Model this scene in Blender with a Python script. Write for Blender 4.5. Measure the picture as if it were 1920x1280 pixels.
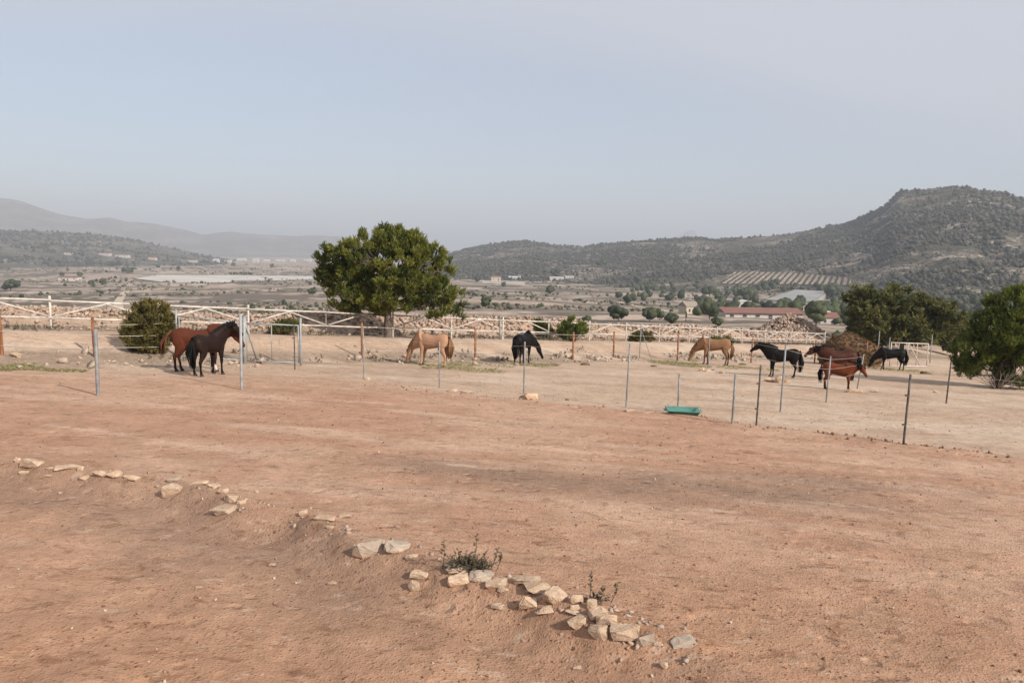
import bpy, bmesh, math, random
import numpy as np
from mathutils import Vector, Matrix

random.seed(7)
RNG = np.random.default_rng(7)
for o in list(bpy.data.objects):
    bpy.data.objects.remove(o)
S = bpy.context.scene
COL = S.collection

# ------------------------------------------------------------------ camera, sky, sun, exposure
FPX = 1390.0                      # focal length in pixels of the 1920 wide photograph
PITCH = math.atan(165 / FPX)
ROLL = math.radians(1.0)
F = Vector((0, math.cos(PITCH), -math.sin(PITCH)))
R0 = Vector((1, 0, 0))
U0 = Vector((0, math.sin(PITCH), math.cos(PITCH)))
RT = R0 * math.cos(ROLL) + U0 * math.sin(ROLL)
UP = -R0 * math.sin(ROLL) + U0 * math.cos(ROLL)
cam = bpy.data.cameras.new('camera')
cam.sensor_width = 36
cam.lens = 36 * FPX / 1920
cam.clip_start = 0.1
cam.clip_end = 40000
camo = bpy.data.objects.new('camera', cam)
COL.objects.link(camo)
camo.matrix_world = Matrix(((RT.x, UP.x, -F.x, 0), (RT.y, UP.y, -F.y, 0), (RT.z, UP.z, -F.z, 0), (0, 0, 0, 1)))
S.camera = camo

SUN_TO = Vector((0.75, -0.66, 0.60)).normalized()
SUN_EL = math.asin(SUN_TO.z)
SUN_AZ = math.atan2(SUN_TO.x, SUN_TO.y)
world = bpy.data.worlds.new('World')
S.world = world
world.use_nodes = True
wt = world.node_tree
wt.nodes.clear()
wo = wt.nodes.new('ShaderNodeOutputWorld')
wb = wt.nodes.new('ShaderNodeBackground')
sky = wt.nodes.new('ShaderNodeTexSky')
sky.sky_type = 'NISHITA'
sky.sun_disc = False
sky.sun_elevation = SUN_EL
sky.sun_rotation = SUN_AZ
sky.altitude = 500
sky.air_density = 1.0
sky.dust_density = 0.35
sky.ozone_density = 1.4
wb.inputs['Strength'].default_value = 0.098
# thin high cloud: a veil whose density follows a stretched noise on a cloud plane overhead
tc = wt.nodes.new('ShaderNodeTexCoord')
sep = wt.nodes.new('ShaderNodeSeparateXYZ')
wt.links.new(tc.outputs['Generated'], sep.inputs[0])
def wmath(op, a, b=None):
    n = wt.nodes.new('ShaderNodeMath'); n.operation = op
    for i, v in enumerate((a, b)):
        if v is None: continue
        if isinstance(v, (int, float)): n.inputs[i].default_value = v
        else: wt.links.new(v, n.inputs[i])
    return n.outputs[0]
zz = wmath('ADD', wmath('MAXIMUM', sep.outputs['Z'], 0.0), 0.09)
px = wmath('DIVIDE', sep.outputs['X'], zz)
py = wmath('DIVIDE', sep.outputs['Y'], zz)
cmb = wt.nodes.new('ShaderNodeCombineXYZ')
wt.links.new(px, cmb.inputs[0]); wt.links.new(py, cmb.inputs[1])
mp = wt.nodes.new('ShaderNodeMapping')
mp.inputs['Rotation'].default_value = (0, 0, math.radians(-28))
mp.inputs['Scale'].default_value = (0.16, 0.42, 1)
mp.inputs['Location'].default_value = (0.3, 1.72, 0)
wt.links.new(cmb.outputs[0], mp.inputs[0])
nz = wt.nodes.new('ShaderNodeTexNoise')
nz.inputs['Scale'].default_value = 1.0
nz.inputs['Detail'].default_value = 5
nz.inputs['Roughness'].default_value = 0.45
wt.links.new(mp.outputs[0], nz.inputs['Vector'])
rp = wt.nodes.new('ShaderNodeMapRange')
rp.interpolation_type = 'SMOOTHSTEP'
rp.inputs['From Min'].default_value = -0.55
rp.inputs['From Max'].default_value = 0.55
rp.inputs['To Min'].default_value = 0.58
rp.inputs['To Max'].default_value = 0.94
# the sheet of cirrus lies overhead and ends along a ragged edge out over the valley
ed = wmath('SUBTRACT', wmath('ADD', wmath('MULTIPLY', px, 0.33), 2.85), py)
ed = wmath('ADD', ed, wmath('MULTIPLY', wmath('SUBTRACT', nz.outputs[0], 0.5), 2.2))
wt.links.new(ed, rp.inputs['Value'])
mx = wt.nodes.new('ShaderNodeMix')
mx.data_type = 'RGBA'
wt.links.new(rp.outputs[0], mx.inputs[0])
wt.links.new(sky.outputs[0], mx.inputs[6])
mx.inputs[7].default_value = (4.85, 5.05, 5.6, 1)       # sunlit cirrus veil
wt.links.new(mx.outputs[2], wb.inputs['Color'])
wt.links.new(wb.outputs[0], wo.inputs['Surface'])

sun = bpy.data.lights.new('sun', 'SUN')
sun.energy = 4.8
sun.angle = math.radians(1.2)
sun.color = (1.0, 0.93, 0.84)
suno = bpy.data.objects.new('sun', sun)
COL.objects.link(suno)
suno.rotation_euler = SUN_TO.to_track_quat('Z', 'Y').to_euler()
suno.location = SUN_TO * 60

S.view_settings.view_transform = 'Standard'
S.view_settings.look = 'None'
S.view_settings.exposure = 0.45
S.view_settings.gamma = 1.0
S.view_settings.use_curve_mapping = False
S.render.engine = 'CYCLES'
S.cycles.max_bounces = 6
S.cycles.transparent_max_bounces = 8

# ------------------------------------------------------------------ numpy noise
def _h(ix, iy, s):
    n = (ix.astype(np.int64) * 374761393 + iy.astype(np.int64) * 668265263 + s * 974634777) & 0x7fffffff
    n = ((n ^ (n >> 13)) * 1274126177) & 0x7fffffff
    n = n ^ (n >> 16)
    return (n & 0xffff) / 65535.0
def vnoise(x, y, s=0):
    x = np.asarray(x, float); y = np.asarray(y, float)
    ix = np.floor(x); iy = np.floor(y)
    fx = x - ix; fy = y - iy
    fx = fx * fx * fx * (fx * (fx * 6 - 15) + 10); fy = fy * fy * fy * (fy * (fy * 6 - 15) + 10)
    a = _h(ix, iy, s); b = _h(ix + 1, iy, s); c = _h(ix, iy + 1, s); d = _h(ix + 1, iy + 1, s)
    return (a + (b - a) * fx) * (1 - fy) + (c + (d - c) * fx) * fy
def fbm(x, y, s=0, oct=4, g=0.5):
    v = 0; a = 1; t = 0
    for i in range(oct):
        v = v + a * vnoise(x * 2 ** i + 17.3 * i, y * 2 ** i - 9.1 * i, s + i)
        t += a; a *= g
    return v / t
def sst(a, b, x):
    t = np.clip((x - a) / (b - a), 0, 1)
    return t * t * (3 - 2 * t)

# ------------------------------------------------------------------ pixel <-> world
def ray(px, py):
    return (F * FPX + RT * (px - 960) - UP * (py - 640)) / FPX
def on_plane(px, py):             # meets the plain tilted ground plane
    d = ray(px, py)               # z = -(2.1+0.085y) - 0.03x
    t = 2.1 / (-d.z - 0.085 * d.y - 0.03 * d.x)
    return d * t
def at(px, py, depth):
    d = ray(px, py)
    return d * (depth / d.y)

# ------------------------------------------------------------------ lines on the ground
def poly(pts): return np.array([[p.x, p.y] for p in (on_plane(*q) for q in pts)])
STONE_LINE = poly([(-260, 835), (30, 868), (210, 894), (330, 905), (425, 930), (470, 955), (570, 965), (660, 1015), (780, 1045),
                   (860, 1075), (960, 1100), (1060, 1135), (1160, 1180), (1300, 1210), (1420, 1262), (1560, 1380)])
EDGE_LINE = poly([(-500, 668), (0, 690), (300, 700), (540, 704), (700, 720), (830, 736), (1000, 752), (1100, 763), (1180, 771), (1260, 777),
                  (1330, 786), (1420, 801), (1560, 816), (1690, 834), (1800, 847), (1920, 862), (2200, 905)])
def signed(x, y, P):
    best = np.full(np.shape(x), 1e9); sg = np.zeros(np.shape(x))
    n = len(P) - 1
    for i in range(n):
        ax, ay = P[i]; bx, by = P[i + 1]
        dx, dy = bx - ax, by - ay
        L2 = dx * dx + dy * dy
        t = ((x - ax) * dx + (y - ay) * dy) / L2
        t = np.clip(t, -1e6 if i == 0 else 0, 1e6 if i == n - 1 else 1)
        qx = x - ax - t * dx; qy = y - ay - t * dy
        d = np.hypot(qx, qy)
        c = (dx * (y - ay) - dy * (x - ax))
        m = d < best
        best = np.where(m, d, best); sg = np.where(m, np.sign(c), sg)
    return best * sg              # positive on the left of travel = away from the camera
FP0 = np.array([-16.9, 27.0]); FD = np.array([0.737, 0.675]); FN = np.array([-0.675, 0.737])

RF = np.log([1, 30, 60, 150, 300, 500, 850, 2200, 6000, 30000])
ZF = np.array([-6, -6, -9, -14, -22.5, -30, -38.5, -44, -52, -70.0])
def ground_z(x, y):
    x = np.asarray(x, float); y = np.asarray(y, float)
    r = np.hypot(x, y)
    zn = -(2.1 + 0.085 * y) - 0.03 * x
    t = (x - FP0[0]) * FN[0] + (y - FP0[1]) * FN[1]
    u = (x - FP0[0]) * FD[0] + (y - FP0[1]) * FD[1]
    zn = zn + 0.8 * sst(-6.0, -1.0, t)
    # rubble bank behind the white fence
    bh = 0.75 + 0.35 * sst(5, 40, u) * (1 - sst(48, 60, u))
    zn = zn + bh * sst(1.2, 4.0, t) * (1 - sst(5.5, 9, t)) * (0.65 + 0.7 * fbm(x / 5, y / 5, 5, 3))
    sl = signed(x, y, STONE_LINE)
    w = np.exp(-(r / 30) ** 4)
    sj = sl + 0.16 * (fbm(x * 2.2, y * 2.2, 23, 3) - 0.5)
    bank = 0.060 * np.exp(-(sj / 0.22) ** 2) - 0.17 * sst(-0.04, 0.62, -sj) - 0.05 * sst(0.5, 1.8, -sl)
    bank = bank * (1 - 0.85 * sst(0.5, 1.5, x))
    zn = zn + w * bank * (0.75 + 0.5 * fbm(x / 0.8, y / 0.8, 21, 2))
    se = signed(x, y, EDGE_LINE)
    right = sst(-4, 3, x)
    edge = (-0.15 * sst(0.0, 0.7, se + 0.3 * (fbm(x * 1.3, y * 1.3, 8, 2) - 0.5)) + 0.07 * np.exp(-((se + 0.25) / 0.35) ** 2)) * right
    zn = zn + w * edge
    nearw = np.exp(-(r / 45) ** 2)
    zn = zn + nearw * (0.055 * (fbm(x / 2.6, y / 2.6, 1, 3) - 0.5) + 0.028 * (fbm(x * 1.6, y * 1.6, 2, 3) - 0.5)
                       + 0.009 * (fbm(x * 9, y * 9, 3, 2) - 0.5) * np.exp(-(r / 16) ** 2))
    zf = np.interp(np.log(np.maximum(r, 1)), RF, ZF)
    q = fbm(x / 220, y / 220, 31, 4) - 0.5
    zf = zf + 9.0 * q * sst(120, 420, r) * (1 - 0.85 * sst(1000, 2200, r))
    zf = zf + 2.2 * (fbm(x / 40, y / 40, 35, 3) - 0.5) * sst(80, 200, r) * (1 - sst(900, 1800, r))
    w2 = np.maximum(sst(6, 42, t), sst(80, 170, r))
    return zn * (1 - w2) + zf * w2

# ------------------------------------------------------------------ hills: crest line (photo), crest distance, foot distance
def crest(pts):
    az, e = [], []
    for p in pts:
        d = ray(p[0], p[1])
        h = math.hypot(d.x, d.y)
        az.append(math.atan2(d.x, d.y)); e.append(d.z / h)
    return np.array(az), np.array(e)
HILLS = {
 'hill': dict(c=crest([(700, 512), (790, 492), (840, 478), (880, 467), (930, 458), (985, 452), (1040, 460), (1090, 463), (1160, 456), (1240, 451),
               (1300, 446), (1340, 449), (1400, 447), (1470, 441), (1540, 428), (1590, 419), (1625, 406), (1655, 389), (1688, 360), (1740, 355),
               (1810, 350), (1860, 360), (1920, 371), (2080, 392), (2400, 420), (2900, 470)]),
              az=np.radians([-14, 0, 12, 22, 31, 40, 55]), rc=[2000, 1950, 1750, 1650, 1480, 1450, 1500], rf=[1250, 1080, 800, 700, 560, 520, 560], p=1.15, back=900),
 'hill_dark': dict(c=crest([(-700, 425), (-300, 424), (0, 434), (60, 434), (120, 435), (180, 439), (240, 449), (300, 460), (360, 475), (420, 487), (470, 497), (520, 505)]),
              az=np.radians([-60, -35, -20, -15]), rc=[2600, 2700, 2900, 3000], rf=[1500, 1600, 1900, 2300], p=1.2, back=900),
 'mountain_range': dict(c=crest([(-900, 395), (-500, 360), (-200, 352), (0, 371), (40, 376), (80, 391), (110, 401), (160, 410), (205, 408), (240, 415), (300, 421), (340, 429),
               (380, 440), (430, 434), (480, 439), (540, 442), (600, 441), (650, 445), (720, 452), (800, 462), (900, 480)]),
              az=np.radians([-65, -30, -15, 0]), rc=[6500, 6400, 6800, 7200], rf=[4300, 4300, 5000, 5600], p=1.1, back=2200),
 'mountain_peak': dict(c=crest([(1215, 465), (1255, 449), (1268, 443), (1281, 437), (1289, 430), (1302, 429), (1307, 438), (1325, 452), (1360, 465)]),
              az=np.radians([0, 40]), rc=[10500, 10500], rf=[9300, 9300], p=1.0, back=900),
}
def hill_z(name, az, r):
    h = HILLS[name]
    e = np.interp(az, h['c'][0], h['c'][1])
    rc = np.interp(az, h['az'], h['rc']); rf = np.interp(az, h['az'], h['rf'])
    x = r * np.sin(az); y = r * np.cos(az)
    zc = e * rc
    zb = np.interp(np.log(r), RF, ZF) - 4
    k = np.clip((r - rf) / (rc - rf), 0, 1) ** h['p']
    k2 = 1 - sst(0, 1, (r - rc) / h['back'])
    kk = np.where(r < rc, k, k2)
    sc = rc / 1600.0
    rough = (fbm(x / (170 * sc), y / (170 * sc), 41, 5, 0.55) - 0.5)
    amp = 46 * sc * kk * (1 - kk) * 2.2 * np.clip((zc - zb) / (120 * sc), 0.15, 1.3)
    z = zb * (1 - kk) + zc * kk + rough * amp
    z = z + (fbm(x / (16 * sc), y / (16 * sc), 47, 3) - 0.5) * 3.2 * sc * sst(0, .2, kk)
    z = np.where((az < h['c'][0][0]) | (az > h['c'][0][-1]), zb, z)
    return z
def total_z(x, y):
    z = ground_z(x, y)
    r = np.hypot(x, y); az = np.arctan2(x, y)
    for n in ('hill', 'hill_dark'):
        h = HILLS[n]
        rf = np.interp(az, h['az'], h['rf'])
        z = np.where((r > rf) & (az > h['c'][0][0]) & (az < h['c'][0][-1]), np.maximum(z, hill_z(n, az, np.maximum(r, 10))), z)
    return z
def place(px, py, rmin=2.0, rmax=9000.0):
    d = ray(px, py)
    h = math.hypot(d.x, d.y)
    ts = np.exp(np.linspace(math.log(rmin), math.log(rmax), 420)) / h
    for k in range(2):
        z = total_z(ts * d.x, ts * d.y)
        below = np.nonzero(ts * d.z <= z)[0]
        i = below[0] if len(below) else len(ts) - 1
        i = max(i, 1)
        ts = np.linspace(ts[i - 1], ts[i], 24)
    z = total_z(ts * d.x, ts * d.y)
    b = np.nonzero(ts * d.z <= z)[0]
    t = ts[b[0]] if len(b) else ts[-1]
    return Vector((t * d.x, t * d.y, t * d.z))
def project(x, y, z):
    cx = x * RT.x + y * RT.y + z * RT.z; cy = x * UP.x + y * UP.y + z * UP.z; cd = x * F.x + y * F.y + z * F.z
    return 960 + FPX * cx / cd, 640 - FPX * cy / cd
def gz(x, y): return float(ground_z(np.array([x]), np.array([y]))[0])
def mpp(p): return p.y / FPX      # metres per photo pixel at a point
def mpp_r(p): return (p.dot(F)) / FPX

# ------------------------------------------------------------------ mesh helpers
def np_mesh(name, V, T, mats, smooth=False, attrs=None):
    V = np.asarray(V, np.float32); T = np.asarray(T, np.int32)
    k = T.shape[1]
    me = bpy.data.meshes.new(name)
    me.vertices.add(len(V)); me.vertices.foreach_set('co', V.ravel())
    me.loops.add(T.size); me.loops.foreach_set('vertex_index', T.ravel())
    me.polygons.add(len(T))
    me.polygons.foreach_set('loop_start', np.arange(0, T.size, k, dtype=np.int32))
    me.update(calc_edges=True)
    for a, v in (attrs or {}).items():
        v = np.asarray(v, np.float32)
        if v.ndim == 1:
            at_ = me.attributes.new(a, 'FLOAT', 'POINT'); at_.data.foreach_set('value', v)
        else:
            at_ = me.attributes.new(a, 'FLOAT_COLOR', 'POINT')
            at_.data.foreach_set('color', np.c_[v[:, :3], np.ones(len(v))].astype(np.float32).ravel())
    if smooth: me.polygons.foreach_set('use_smooth', np.ones(len(T), bool))
    for m in (mats if isinstance(mats, (list, tuple)) else [mats]): me.materials.append(m)
    me.validate()
    return me
def link(name, me, parent=None, loc=None, rot=None, scale=None):
    o = bpy.data.objects.new(name, me); COL.objects.link(o)
    if parent: o.parent = parent
    if loc is not None: o.location = loc
    if rot is not None: o.rotation_euler = rot
    if scale is not None: o.scale = scale
    return o
def tag(o, label=None, cat=None, group=None, kind=None):
    if label: o['label'] = label
    if cat: o['category'] = cat
    if group: o['group'] = group
    if kind: o['kind'] = kind
    return o
def empty(name, loc, rz=0.0, label=None, cat=None, group=None):
    o = bpy.data.objects.new(name, None); COL.objects.link(o)
    o.location = loc; o.rotation_euler = (0, 0, rz); o.empty_display_size = 0.2
    return tag(o, label, cat, group)
def bm_obj(name, bm, m, parent=None, smooth=False, **kw):
    me = bpy.data.meshes.new(name); bm.to_mesh(me); bm.free()
    if smooth:
        for p in me.polygons: p.use_smooth = True
    me.materials.append(m)
    return link(name, me, parent, **kw)
def add_box(bm, c, s, rot=None):
    M = Matrix.Translation(Vector(c)) @ (rot.to_matrix().to_4x4() if rot is not None else Matrix()) @ Matrix.Diagonal((s[0], s[1], s[2], 1))
    return bmesh.ops.create_cube(bm, size=1, matrix=M)
class TB:                         # collects tubes / triangles as arrays
    def __init__(self): self.V = []; self.T = []; self.n = 0; self.A = []
    def add(self, V, T, a=0.0):
        V = np.asarray(V, float); T = np.asarray(T, int)
        self.V.append(V); self.T.append(T + self.n); self.n += len(V); self.A.append(np.full(len(V), a))
    def tube(self, pts, rad, seg=6, a=0.0, cap=True):
        pts = [Vector(p) for p in pts]; n = len(pts)
        rings = []
        for i in range(n):
            t = (pts[min(i + 1, n - 1)] - pts[max(i - 1, 0)]).normalized()
            ref = Vector((0, 0, 1)) if abs(t.z) < 0.9 else Vector((1, 0, 0))
            u = t.cross(ref).normalized(); v = t.cross(u)
            for k in range(seg):
                an = 2 * math.pi * k / seg
                rings.append(pts[i] + (u * math.cos(an) + v * math.sin(an)) * rad[i])
        T = []
        for i in range(n - 1):
            for k in range(seg):
                k2 = (k + 1) % seg
                p, q, r, s = i * seg + k, i * seg + k2, (i + 1) * seg + k2, (i + 1) * seg + k
                T += [(p, r, q), (p, s, r)]
        if cap:
            rings += [pts[0], pts[-1]]
            c0, c1 = n * seg, n * seg + 1
            for k in range(seg):
                k2 = (k + 1) % seg
                T += [(c0, k, k2), (c1, (n - 1) * seg + k2, (n - 1) * seg + k)]
        self.add([tuple(p) for p in rings], T, a)
    def mesh(self, name, m, smooth=False):
        return np_mesh(name, np.concatenate(self.V), np.concatenate(self.T), m, smooth, {'tint': np.concatenate(self.A)})
def ico(sub):
    bm = bmesh.new(); bmesh.ops.create_icosphere(bm, subdivisions=sub, radius=1)
    V = np.array([v.co[:] for v in bm.verts]); T = np.array([[v.index for v in f.verts] for f in bm.faces]); bm.free()
    return V, T
ICO1, ICO2, ICO3 = ico(1), ico(2), ico(3)

# ------------------------------------------------------------------ materials
def new_mat(name):
    m = bpy.data.materials.new(name); m.use_nodes = True
    nt = m.node_tree; b = nt.nodes['Principled BSDF']
    b.inputs['Roughness'].default_value = 0.85
    b.inputs['Specular IOR Level'].default_value = 0.25
    return m, nt, b
class N:
    def __init__(self, nt): self.nt = nt
    def put(self, n, i, v):
        if v is None: return
        if hasattr(v, 'links') or isinstance(v, bpy.types.NodeSocket): self.nt.links.new(v, n.inputs[i])
        else: n.inputs[i].default_value = v
    def pos(self): return self.nt.nodes.new('ShaderNodeNewGeometry').outputs['Position']
    def objc(self): return self.nt.nodes.new('ShaderNodeTexCoord').outputs['Object']
    def attr(self, name, out='Color'):
        n = self.nt.nodes.new('ShaderNodeAttribute'); n.attribute_name = name; return n.outputs[out]
    def noise(self, vec, scale, detail=4, rough=0.55, dist=0.0):
        n = self.nt.nodes.new('ShaderNodeTexNoise'); self.put(n, 'Vector', vec)
        n.inputs['Scale'].default_value = scale; n.inputs['Detail'].default_value = detail
        n.inputs['Roughness'].default_value = rough; n.inputs['Distortion'].default_value = dist
        return n.outputs[0]
    def vor(self, vec, scale, feat='F1', out='Distance'):
        n = self.nt.nodes.new('ShaderNodeTexVoronoi'); n.feature = feat; self.put(n, 'Vector', vec)
        n.inputs['Scale'].default_value = scale
        return n.outputs[out]
    def mapr(self, v, a, b, c=0.0, d=1.0, smooth=True):
        n = self.nt.nodes.new('ShaderNodeMapRange')
        if smooth: n.interpolation_type = 'SMOOTHSTEP'
        self.put(n, 0, v)
        for i, k in enumerate((a, b, c, d)): n.inputs[i + 1].default_value = k
        return n.outputs[0]
    def mix(self, f, a, b, bt='MIX'):
        n = self.nt.nodes.new('ShaderNodeMix'); n.data_type = 'RGBA'; n.blend_type = bt
        self.put(n, 0, f)
        for i, v in ((6, a), (7, b)):
            if isinstance(v, tuple) and len(v) == 3: v = (*v, 1)
            self.put(n, i, v)
        return n.outputs[2]
    def math(self, op, a, b=0.0):
        n = self.nt.nodes.new('ShaderNodeMath'); n.operation = op; self.put(n, 0, a); self.put(n, 1, b); return n.outputs[0]
    def scale(self, vec, s):
        n = self.nt.nodes.new('ShaderNodeMapping'); self.put(n, 'Vector', vec); n.inputs['Scale'].default_value = s; return n.outputs[0]
    def grey(self, v):
        n = self.nt.nodes.new('ShaderNodeCombineColor')
        for i in range(3): self.put(n, i, v)
        return n.outputs[0]
    def bump(self, h, strength, dist):
        n = self.nt.nodes.new('ShaderNodeBump'); n.inputs['Strength'].default_value = strength
        n.inputs['Distance'].default_value = dist; self.put(n, 'Height', h); return n.outputs[0]

def simple(name, c1, c2, scale=4.0, rough=0.8, metal=0.0, bump=0.0, bdist=0.01, spec=0.25, detail=5, stretch=None, lo=0.35, hi=0.65):
    m, nt, b = new_mat(name); k = N(nt)
    v = k.objc()
    if stretch: v = k.scale(v, stretch)
    n = k.noise(v, scale, detail, 0.6)
    nt.links.new(k.mix(k.mapr(n, lo, hi), c1, c2), b.inputs['Base Color'])
    b.inputs['Roughness'].default_value = rough; b.inputs['Metallic'].default_value = metal
    b.inputs['Specular IOR Level'].default_value = spec
    if bump: nt.links.new(k.bump(k.noise(v, scale * 3, 6, 0.65), bump, bdist), b.inputs['Normal'])
    return m

# ground: soil colour is an attribute, detail comes from nodes
def ground_material():
    m, nt, b = new_mat('soil'); k = N(nt)
    p = k.pos()
    near = k.attr('near', 'Fac')
    base = k.attr('soil')
    n1 = k.noise(p, 2.2, 6, 0.62)
    n2 = k.noise(p, 11.0, 6, 0.68)
    n3 = k.noise(k.scale(p, (1, 1, 1)), 45.0, 4, 0.7)
    f = k.math('ADD', k.math('MULTIPLY', k.mapr(n1, 0.25, 0.75, 0, 1, False), 0.36), k.math('MULTIPLY', k.mapr(n2, 0.25, 0.75, 0, 1, False), 0.40))
    f = k.math('ADD', f, k.math('MULTIPLY', n3, 0.34))
    f = k.math('ADD', f, 0.455)
    col = k.mix(1.0, base, k.grey(f), 'MULTIPLY')
    mk = k.noise(k.scale(p, (1.0, 1.7, 1.0)), 3.6, 3, 0.6, 0.6)
    col = k.mix(k.mapr(mk, 0.575, 0.66, 0, 0.62), col, k.mix(1.0, col, (0.60, 0.53, 0.48), 'MULTIPLY'))
    mk2 = k.noise(k.scale(p, (1.0, 1.4, 1.0)), 8.5, 3, 0.6, 0.4)
    col = k.mix(k.mapr(mk2, 0.60, 0.68, 0, 0.50), col, k.mix(1.0, col, (0.58, 0.50, 0.45), 'MULTIPLY'))
    col = k.mix(k.mapr(k.noise(k.scale(p, (1.0, 1.6, 1.0)), 5.0, 3, 0.6), 0.60, 0.70, 0, 0.35), col, (0.60, 0.46, 0.35))
    # dark crumbs and pale grit
    cl = k.noise(p, 0.9, 3, 0.6)
    v1 = k.vor(p, 16.0)
    dk = k.math('MULTIPLY', k.mapr(v1, 0.10, 0.22, 1, 0), k.mapr(k.math('ADD', n1, cl), 0.86, 1.12))
    col = k.mix(k.math('MULTIPLY', dk, 0.75), col, k.mix(1.0, col, (0.45, 0.38, 0.36), 'MULTIPLY'))
    v3 = k.vor(p, 34.0)
    dk2 = k.math('MULTIPLY', k.mapr(v3, 0.12, 0.30, 1, 0), k.mapr(n2, 0.46, 0.60))
    col = k.mix(k.math('MULTIPLY', dk2, 0.45), col, k.mix(1.0, col, (0.50, 0.42, 0.38), 'MULTIPLY'))
    v2 = k.vor(k.scale(p, (1.0, 1.0, 1.0)), 23.0)
    lt = k.math('MULTIPLY', k.mapr(v2, 0.07, 0.15, 1, 0), k.mapr(n1, 0.50, 0.66))
    col = k.mix(k.math('MULTIPLY', lt, 0.6), col, (0.56, 0.43, 0.33))
    # far ground: scrub mottling and thin pale terrace lines
    m1 = k.noise(k.scale(p, (1, 1, 3)), 0.055, 7, 0.66)
    m2 = k.noise(p, 0.33, 5, 0.6)
    farc = k.mix(k.mapr(k.math('ADD', k.math('MULTIPLY', m1, 0.6), k.math('MULTIPLY', m2, 0.4)), 0.50, 0.58), base,
                 k.mix(0.72, base, (0.080, 0.072, 0.050)))
    farc = k.mix(k.mapr(m2, 0.60, 0.72, 0, 0.55), farc, (0.44, 0.34, 0.26))
    nt.links.new(k.mix(near, farc, col), b.inputs['Base Color'])
    b.inputs['Roughness'].default_value = 0.95
    b.inputs['Specular IOR Level'].default_value = 0.12
    hh = k.math('ADD', k.math('MULTIPLY', n2, 0.45), k.math('MULTIPLY', n3, 0.5))
    hh = k.math('ADD', hh, k.math('MULTIPLY', k.mapr(v1, 0.02, 0.3, 1, 0), 0.30))
    hh = k.math('ADD', hh, k.math('MULTIPLY', k.mapr(v3, 0.02, 0.4, 1, 0), 0.22))
    v4 = k.vor(p, 4.2, 'SMOOTH_F1')
    hh = k.math('ADD', hh, k.math('MULTIPLY', k.math('MULTIPLY', k.mapr(v4, 0.12, 0.30, 1, 0), k.mapr(cl, 0.45, 0.6)), -0.8))
    bn = nt.nodes.new('ShaderNodeBump'); bn.inputs['Distance'].default_value = 0.045
    nt.links.new(hh, bn.inputs['Height']); nt.links.new(k.math('MULTIPLY', near, 0.75), bn.inputs['Strength'])
    nt.links.new(bn.outputs[0], b.inputs['Normal'])
    return m

def hill_material(name, rock, scrub, wood, s=1.0, reddish=None, lo=0.455, hi=0.515):
    m, nt, b = new_mat(name); k = N(nt)
    p = k.pos()
    a = k.noise(k.scale(p, (1, 1, 3.5)), 0.012 * s, 8, 0.66)
    c = k.noise(k.scale(p, (1, 1, 4.0)), 0.05 * s, 6, 0.68)
    d = k.noise(p, 0.14 * s, 4, 0.6)
    col = k.mix(k.mapr(a, 0.40, 0.60), scrub, wood)
    bare = k.math('ADD', k.math('MULTIPLY', a, 0.50), k.math('MULTIPLY', c, 0.50))
    col = k.mix(k.mapr(bare, hi, lo, 0, 0.5), col, rock)
    col = k.mix(k.mapr(d, 0.46, 0.54, 0, 0.85), col, scrub)
    e = k.noise(k.scale(p, (1, 1, 2.0)), 0.40 * s, 4, 0.65)
    col = k.mix(k.mapr(e, 0.49, 0.55, 0, 0.75), col, wood)
    strk = k.noise(k.scale(p, (1, 1, 5.0)), 0.055 * s, 5, 0.68)
    col = k.mix(k.mapr(k.math('ADD', strk, k.math('MULTIPLY', k.math('SUBTRACT', a, 0.5), -0.8)), 0.585, 0.64, 0, 0.9), col, rock)
    if reddish: col = k.mix(k.mapr(k.noise(p, 0.004 * s, 4), 0.48, 0.6, 0, 0.5), col, reddish)
    nt.links.new(col, b.inputs['Base Color'])
    b.inputs['Roughness'].default_value = 1.0; b.inputs['Specular IOR Level'].default_value = 0.05
    nt.links.new(k.bump(k.math('ADD', c, k.math('MULTIPLY', d, 0.6)), 0.7, 5.0 / s), b.inputs['Normal'])
    return m

def leaf_mat(name, c1, c2, scale=2.0, trans=0.25):
    m, nt, b = new_mat(name); k = N(nt)
    t = k.attr('tint', 'Fac')
    n = k.noise(k.objc(), scale, 3)
    col = k.mix(k.mapr(k.math('ADD', k.math('MULTIPLY', t, 0.6), k.math('MULTIPLY', n, 0.5)), 0.2, 0.85), c1, c2)
    nt.links.new(col, b.inputs['Base Color'])
    b.inputs['Roughness'].default_value = 0.65; b.inputs['Specular IOR Level'].default_value = 0.2
    if trans:
        tr = nt.nodes.new('ShaderNodeBsdfTranslucent'); nt.links.new(col, tr.inputs['Color'])
        ms = nt.nodes.new('ShaderNodeMixShader'); ms.inputs[0].default_value = trans
        nt.links.new(b.outputs[0], ms.inputs[1]); nt.links.new(tr.outputs[0], ms.inputs[2])
        nt.links.new(ms.outputs[0], nt.nodes['Material Output'].inputs['Surface'])
    return m

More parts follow.
